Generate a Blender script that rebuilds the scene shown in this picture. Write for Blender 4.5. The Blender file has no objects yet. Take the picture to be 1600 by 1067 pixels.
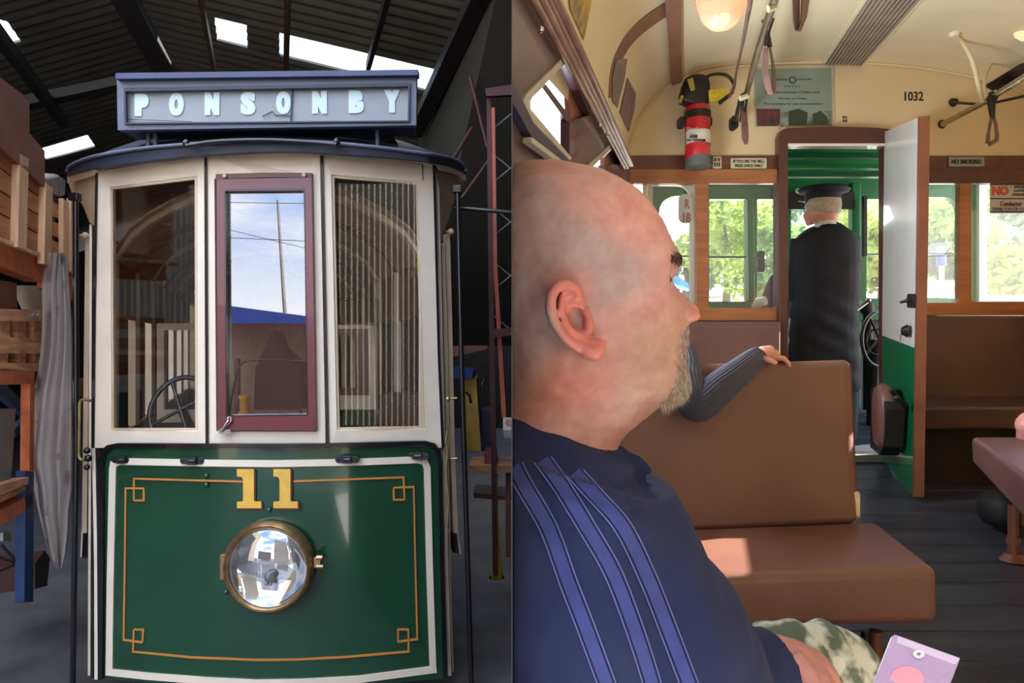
import bpy, bmesh, math, random
from mathutils import Vector, Matrix, noise
from mathutils.geometry import tessellate_polygon
random.seed(7)
scn = bpy.context.scene
COL = scn.collection
V = Vector
# ------------------------------------------------------------------ camera, sky, sun, exposure
CZ = 2.3                      # eye height above the depot floor
cam = bpy.data.cameras.new('camera'); camo = bpy.data.objects.new('camera', cam); COL.objects.link(camo)
cam.sensor_fit = 'HORIZONTAL'; cam.sensor_width = 36.0; cam.lens = 22.5; cam.clip_start = 0.02; cam.clip_end = 500
camo.location = (0, 0, CZ); camo.rotation_euler = (math.pi/2, 0, 0)
scn.camera = camo
scn.view_settings.view_transform = 'Standard'
try: scn.view_settings.look = 'None'
except Exception: pass
scn.view_settings.gamma = 1.0; scn.view_settings.use_curve_mapping = False
scn.view_settings.exposure = 0.35
scn.cycles.use_denoising = True
scn.cycles.max_bounces = 10; scn.cycles.transparent_max_bounces = 24; scn.cycles.diffuse_bounces = 5
scn.cycles.caustics_reflective = False; scn.cycles.caustics_refractive = False
scn.cycles.sample_clamp_indirect = 6.0

w = bpy.data.worlds.new('sky'); scn.world = w; w.use_nodes = True
nt = w.node_tree; nt.nodes.clear()
N = nt.nodes.new; LK = nt.links.new
wo = N('ShaderNodeOutputWorld'); bg = N('ShaderNodeBackground'); tc = N('ShaderNodeTexCoord')
mp = N('ShaderNodeMapping'); mp.inputs['Scale'].default_value = (1.0, 1.0, 2.6)
nz = N('ShaderNodeTexNoise'); nz.inputs['Scale'].default_value = 2.1; nz.inputs['Detail'].default_value = 8; nz.inputs['Roughness'].default_value = 0.55
rp = N('ShaderNodeValToRGB'); rp.color_ramp.elements[0].position = 0.40; rp.color_ramp.elements[1].position = 0.56
rp.color_ramp.elements[0].color = (0.17, 0.36, 0.80, 1); rp.color_ramp.elements[1].color = (0.97, 0.96, 0.94, 1)
LK(tc.outputs['Generated'], mp.inputs['Vector']); LK(mp.outputs['Vector'], nz.inputs['Vector']); LK(nz.outputs['Fac'], rp.inputs['Fac'])
sp = N('ShaderNodeSeparateXYZ'); LK(tc.outputs['Generated'], sp.inputs[0])
m1 = N('ShaderNodeMapRange'); m1.inputs['From Min'].default_value = 0.0; m1.inputs['From Max'].default_value = 0.26
m1.inputs['To Min'].default_value = 0.9; m1.inputs['To Max'].default_value = 0.05
LK(sp.outputs['Z'], m1.inputs['Value'])
mx = N('ShaderNodeMix'); mx.data_type = 'RGBA'; mx.inputs[7].default_value = (1.0, 0.955, 0.89, 1)
LK(m1.outputs['Result'], mx.inputs[0]); LK(rp.outputs['Color'], mx.inputs[6])
LK(mx.outputs[2], bg.inputs['Color']); bg.inputs['Strength'].default_value = 4.1
LK(bg.outputs[0], wo.inputs['Surface'])

sun = bpy.data.lights.new('sun', 'SUN'); suno = bpy.data.objects.new('sun', sun); COL.objects.link(suno)
sun.energy = 26.0; sun.angle = 0.004; sun.color = (1.0, 0.93, 0.82)
SUN_DIR = V((0.9, 0.30, 0.45)).normalized()       # towards the sun: low, on the right of the running tram
suno.rotation_euler = SUN_DIR.to_track_quat('Z', 'Y').to_euler(); suno.location = (3, 20, 20)

# area lamp added to stand in for daylight at the running tram's left windows
al = bpy.data.lights.new('window_fill_lamp', 'AREA'); alo = bpy.data.objects.new('window_fill_lamp', al); COL.objects.link(alo)
al.shape = 'RECTANGLE'; al.size = 1.5; al.size_y = 0.6; al.energy = 74; al.color = (0.86, 0.91, 1.0)
alo.location = (0.28*2.95-0.39-0.13, 2.95, 2.55); alo.rotation_euler = V((-1, .28, 0)).to_track_quat('Z', 'Y').to_euler()

# ------------------------------------------------------------------ helpers
F = 1000.0
def P(px, py, Y): return V(((px-800)/F*Y, Y, CZ+(533.5-py)/F*Y))
def ray_plane(px, py, o, n):
    d = V(((px-800)/F, 1, (533.5-py)/F)); c = V((0, 0, CZ))
    t = (o-c).dot(n)/d.dot(n); return c+d*t
def lerp(a, b, t): return a+(b-a)*t
def interp(tab, x):
    if x <= tab[0][0]: return tab[0][1]
    for (a, b), (c, d) in zip(tab, tab[1:]):
        if x <= c: return b+(d-b)*(x-a)/(c-a)
    return tab[-1][1]
def catmull(pts, n=8):
    out = []; m = len(pts)
    for i in range(m-1):
        p0 = pts[max(i-1, 0)]; p1 = pts[i]; p2 = pts[i+1]; p3 = pts[min(i+2, m-1)]
        for k in range(n):
            t = k/n; t2 = t*t; t3 = t2*t
            out.append(tuple(0.5*((2*b)+(-a+c)*t+(2*a-5*b+4*c-d)*t2+(-a+3*b-3*c+d)*t3) for a, b, c, d in zip(p0, p1, p2, p3)))
    out.append(tuple(pts[-1])); return out
def rrect(x0, y0, x1, y1, r, n=5, rs=None):
    rs = rs or (r, r, r, r); out = []      # tl, tr, br, bl  (pixel frame: y down)
    for (cx, cy, a0, rr) in ((x0, y0, 180, rs[0]), (x1, y0, 270, rs[1]), (x1, y1, 0, rs[2]), (x0, y1, 90, rs[3])):
        ox = cx+(rr if cx == x0 else -rr); oy = cy+(rr if cy == y0 else -rr)
        if rr < 1e-6: out.append((cx, cy)); continue
        for k in range(n+1):
            a = math.radians(a0+90*k/n); out.append((ox+rr*math.cos(a), oy+rr*math.sin(a)))
    return out

MATS = {}
def srgb(c):
    return tuple(((x/255)/12.92 if x/255 <= 0.04045 else ((x/255+0.055)/1.055)**2.4) for x in c)
def mat(name, col, rough=0.5, metal=0.0, var=0.12, scale=6.0, bump=0.0, bscale=None, spec=0.5, coat=0.0, stretch=None, trans=0.0,
        emit=None, es=0.0, col2=None, ramp=(0.35, 0.65), sub=0.0, alpha=1.0, detail=4, sheen=0.0):
    if name in MATS: return MATS[name]
    m = bpy.data.materials.new(name); m.use_nodes = True; t = m.node_tree; t.nodes.clear()
    N = t.nodes.new; K = t.links.new
    o = N('ShaderNodeOutputMaterial'); b = N('ShaderNodeBsdfPrincipled'); K(b.outputs[0], o.inputs[0])
    c = srgb(col); b.inputs['Roughness'].default_value = rough; b.inputs['Metallic'].default_value = metal
    b.inputs['Specular IOR Level'].default_value = spec; b.inputs['Coat Weight'].default_value = coat
    b.inputs['Transmission Weight'].default_value = trans; b.inputs['Alpha'].default_value = alpha
    b.inputs['Subsurface Weight'].default_value = sub; b.inputs['Subsurface Radius'].default_value = (0.012, 0.005, 0.003)
    b.inputs['Sheen Weight'].default_value = sheen
    tc = N('ShaderNodeTexCoord'); mp = N('ShaderNodeMapping'); K(tc.outputs['Object'], mp.inputs[0])
    mp.inputs['Scale'].default_value = stretch or (1, 1, 1)
    nz = N('ShaderNodeTexNoise'); nz.inputs['Scale'].default_value = scale; nz.inputs['Detail'].default_value = detail
    K(mp.outputs[0], nz.inputs['Vector'])
    r = N('ShaderNodeValToRGB'); r.color_ramp.elements[0].position = ramp[0]; r.color_ramp.elements[1].position = ramp[1]
    if col2: a2 = srgb(col2); r.color_ramp.elements[0].color = (*a2, 1); r.color_ramp.elements[1].color = (*c, 1)
    else:
        r.color_ramp.elements[0].color = (*[x*(1-var) for x in c], 1); r.color_ramp.elements[1].color = (*[min(1, x*(1+var)) for x in c], 1)
    K(nz.outputs['Fac'], r.inputs[0]); K(r.outputs[0], b.inputs['Base Color'])
    if bump:
        bn = N('ShaderNodeBump'); bn.inputs['Strength'].default_value = bump; bn.inputs['Distance'].default_value = 0.01
        n2 = N('ShaderNodeTexNoise'); n2.inputs['Scale'].default_value = bscale or scale*4; n2.inputs['Detail'].default_value = 5
        K(mp.outputs[0], n2.inputs['Vector']); K(n2.outputs['Fac'], bn.inputs['Height']); K(bn.outputs[0], b.inputs['Normal'])
    if emit: b.inputs['Emission Color'].default_value = (*srgb(emit), 1); b.inputs['Emission Strength'].default_value = es
    MATS[name] = m; return m
def glass(name, refl=0.1, tint=(1, 1, 1), rough=0.0, dirt_haze=0.0, gmax=1.0):
    """window glass: a fixed share reflects, the rest passes, as clear glazing does"""
    if name in MATS: return MATS[name]
    m = bpy.data.materials.new(name); m.use_nodes = True; t = m.node_tree; t.nodes.clear(); N = t.nodes.new; K = t.links.new
    o = N('ShaderNodeOutputMaterial'); tr = N('ShaderNodeBsdfTransparent'); tr.inputs[0].default_value = (*tint, 1)
    g = N('ShaderNodeBsdfGlossy'); g.inputs['Roughness'].default_value = rough; mx = N('ShaderNodeMixShader')
    lw = N('ShaderNodeLayerWeight'); lw.inputs[0].default_value = 0.5
    pw = N('ShaderNodeMath'); pw.operation = 'POWER'; pw.inputs[1].default_value = 5.0; K(lw.outputs['Facing'], pw.inputs[0])
    mr = N('ShaderNodeMapRange'); mr.inputs['To Min'].default_value = refl; mr.inputs['To Max'].default_value = gmax
    K(pw.outputs[0], mr.inputs['Value']); K(mr.outputs['Result'], mx.inputs[0]); K(tr.outputs[0], mx.inputs[1]); K(g.outputs[0], mx.inputs[2])
    last = mx.outputs[0]
    if dirt_haze:
        d = N('ShaderNodeBsdfDiffuse'); d.inputs[0].default_value = (0.8, 0.8, 0.78, 1); tl = N('ShaderNodeBsdfTranslucent'); tl.inputs[0].default_value = (0.8, 0.8, 0.78, 1)
        ad = N('ShaderNodeMixShader'); ad.inputs[0].default_value = 0.5; K(d.outputs[0], ad.inputs[1]); K(tl.outputs[0], ad.inputs[2])
        m2 = N('ShaderNodeMixShader'); m2.inputs[0].default_value = dirt_haze; K(last, m2.inputs[1]); K(ad.outputs[0], m2.inputs[2]); last = m2.outputs[0]
    K(last, o.inputs[0]); MATS[name] = m; return m

def tag(o, label=None, cat=None, group=None, kind=None):
    if label: o['label'] = label
    if cat: o['category'] = cat
    if group: o['group'] = group
    if kind: o['kind'] = kind
    return o
def thing(name, label, cat, loc=(0, 0, 0), group=None):
    o = bpy.data.objects.new(name, None); COL.objects.link(o); o.location = loc; o.empty_display_size = 0.05
    return tag(o, label, cat, group)
def wloc(o):
    p = V((0, 0, 0))
    while o is not None: p += V(o.location); o = o.parent
    return p
class MB:
    def __init__(s): s.v = []; s.f = []; s.m = []
    def add(s, vs, fs, m=0):
        k = len(s.v); s.v += [V(x) for x in vs]; s.f += [tuple(i+k for i in f) for f in fs]; s.m += [m]*len(fs); return s
    def prism(s, loops, vec, m=0, back=True):
        if not isinstance(loops[0], (list, tuple)) or isinstance(loops[0], Vector): loops = [loops]
        loops = [[V(p) for p in l] for l in loops]; flat = [p for l in loops for p in l]; n = len(flat); vec = V(vec)
        tris = tessellate_polygon(loops)
        vs = flat+[p+vec for p in flat]; fs = [tuple(t) for t in tris]
        if back: fs += [tuple(i+n for i in reversed(t)) for t in tris]
        k = 0
        for l in loops:
            c = len(l)
            for i in range(c): j = (i+1) % c; fs.append((k+i, k+j, k+j+n, k+i+n))
            k += c
        return s.add(vs, fs, m)
    def pp(s, loops, Y, th, d=(0, 1, 0), m=0):
        """polygon(s) measured in the photograph, standing at depth Y and going th deep along d"""
        if not isinstance(loops[0][0], (list, tuple)): loops = [loops]
        f = Y if callable(Y) else (lambda x, y: Y)
        return s.prism([[P(x, y, f(x, y)) for x, y in l] for l in loops], V(d)*th, m)
    def ribbon(s, A, B, vec, m=0):
        n = len(A); vec = V(vec); vs = list(A)+list(B)+[V(a)+vec for a in A]+[V(b)+vec for b in B]; fs = []
        for i in range(n-1):
            fs += [(i, i+1, n+i+1, n+i), (2*n+i, 3*n+i, 3*n+i+1, 2*n+i+1), (i, 2*n+i, 2*n+i+1, i+1), (n+i, n+i+1, 3*n+i+1, 3*n+i)]
        fs += [(0, n, 3*n, 2*n), (n-1, 3*n-1, 4*n-1, 2*n-1)]
        return s.add(vs, fs, m)
    def grid(s, rows, m=0, closed=False, vec=None):
        r = len(rows); c = len(rows[0]); vs = [p for row in rows for p in row]; fs = []
        for i in range(r-1):
            for j in range(c if closed else c-1):
                k = (j+1) % c; fs.append((i*c+j, i*c+k, (i+1)*c+k, (i+1)*c+j))
        s.add(vs, fs, m)
        if vec is not None:
            vec = V(vec); n = len(vs); b = len(s.v)-n; s.v += [V(p)+vec for p in vs]
            s.f += [tuple(reversed([i+b+n for i in f])) for f in fs]; s.m += [m]*len(fs)
            edge = [(j) for j in range(c)]+[i*c+c-1 for i in range(1, r)]+[(r-1)*c+j for j in range(c-2, -1, -1)]+[i*c for i in range(r-2, 0, -1)]
            if not closed:
                for a, d in zip(edge, edge[1:]+edge[:1]): s.f.append((b+a, b+d, b+d+n, b+a+n)); s.m.append(m)
            else:
                for row in (0, r-1):
                    for j in range(c):
                        k = (j+1) % c; s.f.append((b+row*c+j, b+row*c+k, b+row*c+k+n, b+row*c+j+n)); s.m.append(m)
        return s
    def tube(s, pts, r, n=8, m=0, cap=True):
        pts = [V(p) for p in pts]; rs = r if isinstance(r, (list, tuple)) else [r]*len(pts); rows = []; up = None
        for i, p in enumerate(pts):
            t = (pts[min(i+1, len(pts)-1)]-pts[max(i-1, 0)]).normalized()
            if up is None: up = V((0, 0, 1)) if abs(t.z) < 0.9 else V((1, 0, 0))
            a = t.cross(up).normalized(); up = a.cross(t).normalized()
            rows.append([p+(a*math.cos(2*math.pi*k/n)+up*math.sin(2*math.pi*k/n))*rs[i] for k in range(n)])
        b = len(s.v); s.grid(rows, m, closed=True)
        if cap:
            s.f.append(tuple(b+k for k in range(n))); s.f.append(tuple(b+(len(pts)-1)*n+k for k in reversed(range(n)))); s.m += [m, m]
        return s
    def box(s, c, size, m=0, rz=0, rx=0, ry=0):
        M = Matrix.Rotation(rz, 3, 'Z') @ Matrix.Rotation(ry, 3, 'Y') @ Matrix.Rotation(rx, 3, 'X'); c = V(c)
        vs = [c+M @ V((x*size[0]/2, y*size[1]/2, z*size[2]/2)) for z in (-1, 1) for x, y in ((-1, -1), (1, -1), (1, 1), (-1, 1))]
        return s.add(vs, [(0, 3, 2, 1), (4, 5, 6, 7), (0, 1, 5, 4), (1, 2, 6, 5), (2, 3, 7, 6), (3, 0, 4, 7)], m)
    def lathe(s, prof, o, ax, n=32, m=0):
        o = V(o); ax = V(ax).normalized(); a = ax.cross(V((0, 0, 1)) if abs(ax.z) < 0.9 else V((1, 0, 0))).normalized(); b = ax.cross(a)
        rows = [[o+ax*h+(a*math.cos(2*math.pi*k/n)+b*math.sin(2*math.pi*k/n))*max(r, 1e-5) for k in range(n)] for r, h in prof]
        return s.grid(rows, m, closed=True)
    def ball(s, c, r, m=0, n=16, sc=(1, 1, 1), rot=None):
        c = V(c); rows = []
        for i in range(n//2+1):
            t = math.pi*i/(n//2)
            rows.append([c+((rot @ q) if rot else q) for q in [V((r*sc[0]*math.sin(t)*math.cos(2*math.pi*k/n), r*sc[1]*math.sin(t)*math.sin(2*math.pi*k/n), r*sc[2]*math.cos(t))) for k in range(n)]])
        return s.grid(rows, m, closed=True)
    def build(s, name, mats, parent=None, smooth=None, bevel=0, label=None, cat=None, group=None, kind=None, cutx=None, subd=0, own=False):
        loc = wloc(parent) if parent is not None else V((0, 0, 0))
        base = V((0, 0, 0))
        if own: c = sum(s.v, V((0, 0, 0)))/len(s.v); base = V((c.x, c.y, min(p.z for p in s.v)))
        me = bpy.data.meshes.new(name); me.from_pydata([tuple(p-loc-base) for p in s.v], [], s.f); me.validate()
        bm = bmesh.new(); bm.from_mesh(me)
        if len(me.polygons) == len(s.m):
            for f, k in zip(bm.faces, s.m): f.material_index = k
        bmesh.ops.remove_doubles(bm, verts=bm.verts, dist=1e-6)
        if cutx is not None:
            g = bm.verts[:]+bm.edges[:]+bm.faces[:]
            res = bmesh.ops.bisect_plane(bm, geom=g, plane_co=(cutx-loc.x-base.x, 0, 0), plane_no=(1, 0, 0), clear_inner=True)
            ed = [e for e in res['geom_cut'] if isinstance(e, bmesh.types.BMEdge)]
            if ed: bmesh.ops.edgeloop_fill(bm, edges=ed)
        bmesh.ops.recalc_face_normals(bm, faces=bm.faces)
        bm.to_mesh(me); bm.free()
        for mm in (mats if isinstance(mats, (list, tuple)) else [mats]): me.materials.append(mm)
        if smooth:
            me.polygons.foreach_set('use_smooth', [True]*len(me.polygons)); me.set_sharp_from_angle(angle=math.radians(smooth))
        o = bpy.data.objects.new(name, me); COL.objects.link(o); o.location = base
        if parent is not None: o.parent = parent
        if bevel:
            b = o.modifiers.new('bevel', 'BEVEL'); b.width = bevel; b.segments = 2; b.limit_method = 'ANGLE'; b.angle_limit = math.radians(35)
        if subd: sd = o.modifiers.new('subd', 'SUBSURF'); sd.levels = subd; sd.render_levels = subd
        return tag(o, label, cat, group, kind)
def text_fit(body, x0, y0, x1, y1, Y, material, parent, name='lettering', bold=0.0, th=0.002, label=None, keep=False, plane=None, **kw):
    """letters standing in the frontal plane at depth Y, filling the measured box"""
    cu = bpy.data.curves.new('font', 'FONT'); cu.body = body; cu.size = 1.0; cu.offset = bold; cu.resolution_u = 3
    ob = bpy.data.objects.new('font', cu); COL.objects.link(ob); dg = bpy.context.evaluated_depsgraph_get()
    me = ob.evaluated_get(dg).to_mesh(); vs = [v.co.copy() for v in me.vertices]; fs = [tuple(p.vertices) for p in me.polygons]
    ob.evaluated_get(dg).to_mesh_clear(); bpy.data.objects.remove(ob); bpy.data.curves.remove(cu)
    ax = min(v.x for v in vs); bx = max(v.x for v in vs); ay = min(v.y for v in vs); by = max(v.y for v in vs)
    def mpp(v):
        x = x0+(v.x-ax)/(bx-ax)*(x1-x0); y = y1-(v.y-ay)/(by-ay)*(y1-y0)
        return plane(x, y) if plane else P(x, y, Y)
    mb = MB(); n = len(vs); base = [mpp(v) for v in vs]; vec = V((0, th, 0))
    mb.add(base+[b+vec for b in base], fs+[tuple(i+n for i in reversed(f)) for f in fs])
    cnt = {}
    for f in fs:
        for a, b in zip(f, f[1:]+f[:1]): cnt.setdefault(frozenset((a, b)), []).append((a, b))
    for k, l in cnt.items():
        if len(l) == 1: a, b = l[0]; mb.add([base[a], base[b], base[b]+vec, base[a]+vec], [(0, 1, 2, 3)])
    return mb.build(name, material, parent, label=label, **kw)
# ------------------------------------------------------------------ setting: the depot (left of the dividing sheet)
DL = V((-0.40, 1, 0))         # the way the tracks run in the depot
DR = V((0.285, 1, 0.153))     # the way the running tram climbs and turns
m_conc = mat('concrete floor', (84, 84, 88), 0.6, var=0.25, scale=2.5, bump=0.15)
m_tin = mat('dark painted roofing', (98, 96, 88), 0.6, var=0.15, scale=3)
m_steel_brown = mat('brown steel', (58, 36, 28), 0.5, var=0.25, scale=9)
m_dark = mat('dark backing', (20, 18, 18), 0.8)
mb = MB(); mb.box((-15, 5, -0.1), (30.0, 60, 0.2)); mb.build('floor', m_conc, kind='structure')
mb = MB(); mb.box((0, 10.3, 3.5), (0.0006, 19.7, 9.0)); mb.build('wall_light_divider', mat('thin steel sheet', (52, 48, 46), 0.7), kind='structure')  # added sheet seen edge-on, keeps the light of both halves apart
# roof: two corrugated slopes meeting on a ridge
RD = V((-0.385, 1, -0.06)); R0 = P(205, 0, 7.9)
def slope_n(t): return RD.cross(t).normalized()
TR = V((1, 0, -0.235)); TL = V((-1, 0, -0.28))
nR = slope_n(TR); nL = slope_n(TL)
if nR.z > 0: nR = -nR
if nL.z > 0: nL = -nL
def roof(name, t, width, nn, holes):
    mb = MB(); s0, s1 = -3.4, 14; per = 0.19; k = int(((s1-s0)*RD.length)/per*4)
    rows = []
    for i in range(k+1):
        s = s0+(s1-s0)*i/k; off = 0.014*math.sin(2*math.pi*i/4+0.4)
        rows.append([R0+RD*s+t*q-nn*off for q in (0, width)])
    mb.grid(rows, vec=-nn*0.03)
    o = mb.build(name, m_tin, kind='structure')
    cut = MB()
    for h in holes:
        pts = [ray_plane(x, y, R0, nn) for x, y in h]; cut.prism([p-nn*0.5 for p in pts], nn*1.0)
    c = cut.build('cutter', m_tin); bo = o.modifiers.new('b', 'BOOLEAN'); bo.object = c; bo.operation = 'DIFFERENCE'; bo.solver = 'EXACT'
    bpy.context.view_layer.update(); dg = bpy.context.evaluated_depsgraph_get()
    nm = bpy.data.meshes.new_from_object(o.evaluated_get(dg)); o.modifiers.clear(); o.data = nm
    bm = bmesh.new(); bm.from_mesh(nm); bmesh.ops.bisect_plane(bm, geom=bm.verts[:]+bm.edges[:]+bm.faces[:], plane_co=(-0.03, 0, 0), plane_no=(1, 0, 0), clear_outer=True); bm.to_mesh(nm); bm.free(); bpy.data.objects.remove(c)
    return o
skyR = [[(335, 28), (385, 40), (387, 76), (340, 64)], [(436, 52), (687, 111), (668, 144), (436, 88)], [(360, 205), (385, 210), (386, 222), (360, 217)]]
skyL = [[(-60, 22), (10, 32), (33, 65), (-60, 92)], [(60, 232), (136, 210), (149, 229), (72, 249)]]
roof('ceiling', TR, 5.9, nR, skyR); roof('ceiling', TL, 6.0, nL, skyL)
m_sky = glass('dirty clear roofing', 0.04, (1.0, 1.0, 0.93), dirt_haze=0.03, gmax=.06)
for hs, nn in ((skyR, nR), (skyL, nL)):
    for i, h in enumerate(hs):
        mb = MB(); mb.prism([ray_plane(x, y, R0, nn)-nn*0.04 for x, y in h], -nn*0.004)
        mb.build('window_%d' % (i+1 if hs is skyR else i+4), m_sky, kind='structure')
# end wall and side wall of the depot
m_wallb = mat('brown dark cladding', (40, 36, 33), 0.8, var=0.2)
mb = MB(); mb.prism([V((-18, 17, 0)), V((0, 17, 0)), V((0, 17, 4.3)), V((-7.2, 17, 5.9)), V((-16, 17, 3.4))], (0, 0.1, 0)); mb.build('wall_back', m_wallb, kind='structure')
mb = MB(); mb.prism([V((-7.3, 4.2, 0)), V((-7.3, 4.2, 5.4)), V((-12.4, 17, 5.0)), V((-12.4, 17, 0))], (-0.1, 0, 0)); mb.build('wall_left', m_wallb, kind='structure')
# beams under the roof
def beam(name, a, b, ya, yb, wpx, material, th=0.12, label=None, cat='beam', kind=None):
    ax, ay = a; bx, by = b; mb = MB()
    A = [P(ax-wpx*1.0, ay, ya), P(bx-wpx*0.7, by, yb)]; B = [P(ax+wpx*1.0, ay, ya), P(bx+wpx*0.7, by, yb)]
    mb.ribbon(A, B, V((0, 0, th))); return mb.build(name, material, label=label, cat=cat, kind=kind)
m_beam = mat('dark steel beam', (38, 35, 36), 0.6)
m_timber_dark = mat('stained timber', (84, 62, 48), 0.7, var=0.3, scale=12, stretch=(1, .2, 1))
for i, (a, b, ya, yb, wp, mm, nm) in enumerate([((175, -30), (262, 128), 6.6, 8.4, 20, m_beam, 'beam'), ((308, -20), (334, 112), 6.6, 8.3, 4, m_timber_dark, 'beam'),
      ((450, -20), (447, 112), 6.0, 7.9, 6, m_timber_dark, 'beam'), ((765, -30), (648, 215), 5.6, 8.6, 16, m_beam, 'beam'), ((612, -20), (575, 112), 6.0, 8.0, 5, m_beam, 'beam'),
      ((-10, 55), (100, 200), 5.6, 8.2, 9, m_beam, 'beam')]):
    beam(nm, a, b, ya, yb, wp, mm, label=None, kind='structure')
mb = MB(); mb.pp([(20, 152), (185, 118), (185, 132), (20, 168)], 7.4, 0.15); mb.build('beam', m_beam, kind='structure')
# dark side cladding to the right of the eave
mb = MB(); A = [P(800, -60, 5.2), P(700, 215, 8.6)]; mb.prism([P(799.9, -120, 5.3), P(772, -60, 5.3), P(655, 215, 9.0), P(655, 540, 9.0), P(799.9, 540, 9.0)], (0, 0.03, 0)); mb.build('wall_right', mat('greenish brown cladding', (48, 46, 40), 0.8), kind='structure')

# ------------------------------------------------------------------ yard behind the camera (seen mirrored in the tram's glass)
mb = MB(); mb.box((8, -18, -0.12), (70, 30, 0.2)); mb.build('ground', mat('yard asphalt', (95, 95, 92), 0.8), kind='structure')
def corr_wall(name, a, b, z0, z1, material, per=0.11, amp=0.022):
    a = V((*a, 0)); b = V((*b, 0)); L = (b-a).length; d = (b-a)/L; n = V((-d.y, d.x, 0)); k = int(L/per*6); mb = MB(); rows = []
    for i in range(k+1):
        q = a+d*(L*i/k)+n*(amp*math.sin(2*math.pi*i/6)); rows.append([q+V((0, 0, z0)), q+V((0, 0, z1))])
    mb.grid(rows, vec=n*0.01); return mb
m_corr = mat('pale corrugated iron', (122, 114, 102), 0.6, var=0.08)
o = corr_wall('corrugated_wall', (-6.2, 3.3), (-6.2, -3.5), 0, 6.6, m_corr).build('wall_yard', m_corr, kind='structure', smooth=60)
o = corr_wall('corrugated_wall', (-2.3, -5), (1.1, -5), 0, 6.0, m_corr).build('wall_yard', m_corr, kind='structure', smooth=60)
# ------------------------------------------------------------------ the tram standing in the depot
m_cream = mat('cream tram paint', (246, 233, 212), 0.35, var=0.04, scale=5, coat=0.2)
m_cream2 = mat('aged cream paint', (222, 200, 168), 0.45, var=0.07, scale=6)
m_maroon = mat('maroon paint', (112, 46, 50), 0.35, var=0.08, coat=0.3)
m_green = mat('green tram enamel', (27, 72, 50), 0.13, var=0.10, scale=2.2, coat=0.6, spec=0.6)
m_black = mat('black gloss paint', (22, 22, 28), 0.25, var=0.1, coat=0.3)
m_bluegrey = mat('blue grey paint', (98, 106, 128), 0.45, var=0.1, scale=8)
m_navy = mat('dark blue canvas', (44, 50, 70), 0.5, var=0.2, scale=10)
m_gold = mat('gold leaf paint', (236, 190, 84), 0.4, var=0.08, scale=14)
m_orange = mat('orange lining', (206, 136, 62), 0.5, var=0.08)
m_brass = mat('aged brass', (176, 148, 112), 0.3, metal=0.85, var=0.2, scale=20)
m_brass2 = mat('green brass', (150, 142, 92), 0.35, metal=0.7, var=0.2, scale=20)
m_chrome = mat('bright metal', (210, 212, 215), 0.12, metal=1.0, var=0.03)
m_brownwood = mat('varnished brown wood', (104, 60, 40), 0.4, var=0.2, scale=9, stretch=(1, 1, .15))
m_int = mat('saloon ceiling boards', (176, 150, 118), 0.6, var=0.12)
m_glassL = glass('tram window glass', 0.08)
m_glassC = glass('door window glass', 0.15)
YC = 3.75
def YF(px, py=0): return YC+0.27*((px-413)/270)**2
def fp(x, y, dy=0): return P(x, y, YF(x)+dy)
tram = thing('tram', 'green and cream vintage tram with maroon front window, number 11 and PONSONBY sign', 'tram', (-1.45, 4.4, 0))
def dens(pts, n=14):
    out = []
    for a, b in zip(pts, pts[1:]):
        k = max(1, int(max(abs(b[0]-a[0]), abs(b[1]-a[1]))/n)); out += [(lerp(a[0], b[0], i/k), lerp(a[1], b[1], i/k)) for i in range(k)]
    return out+[pts[-1]]
def strip(pts, wid, dy=-0.006, th=0.006, closed=False, mb=None):
    """a painted or beaded line of the given pixel width that follows the curved front"""
    mb = mb or MB(); p = dens(pts+([pts[0]] if closed else [])); A = []; B = []
    for i, q in enumerate(p):
        if closed and i in (0, len(p)-1): a, b = p[-2], p[1]
        else: a, b = p[max(0, i-1)], p[min(len(p)-1, i+1)]
        dx, dy_ = b[0]-a[0], b[1]-a[1]; l = math.hypot(dx, dy_) or 1
        # mitre at corners
        v1 = (q[0]-p[i-1][0], q[1]-p[i-1][1]) if i else (dx, dy_); l1 = math.hypot(*v1) or 1
        cs = abs((v1[0]*dx+v1[1]*dy_)/(l1*l)); wd = wid/2/max(0.6, cs)
        A.append(fp(q[0]-dy_/l*wd, q[1]+dx/l*wd, dy)); B.append(fp(q[0]+dy_/l*wd, q[1]-dx/l*wd, dy))
    mb.ribbon(A, B, (0, th, 0)); return mb
YFL = lambda x, y: YF(x)

# cream upper front in three bays, each with its opening
def bay(outer, hole, name='window_bay', mt=m_cream, dy=0.0, th=0.07):
    mb = MB(); mb.pp([outer]+([hole] if hole else []), lambda x, y: YF(x)+dy, th, (-.1, 1, 0)); return mb.build(name, mt, tram, bevel=0.003)
bl = bay([(151, 260), (236, 249), (319, 241), (321, 700), (146, 700)], [(172, 292), (308, 275), (309, 673), (174, 673)])
bc = bay([(323, 240.5), (413, 236), (500, 237.5), (509, 700), (325, 700)], [(335, 279), (413, 275), (489, 276), (495, 674), (338, 674)])
br = bay([(505, 238), (590, 243), (676, 252), (692, 700), (514, 700)], [(517.5, 273), (653, 284), (664, 670), (526.5, 672)])
# glazing beads inside the openings
def bead(pts, wid, parent, mt, dy=0.012, name='glazing_bead'):
    strip(pts, wid, dy, 0.02, True).build(name, mt, parent)
bead([(174, 294), (306, 278), (307, 671), (176, 671)], 4, bl, m_cream2)
bead([(520, 276), (651, 286), (661, 668), (528.5, 670)], 4, br, m_cream2)
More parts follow.
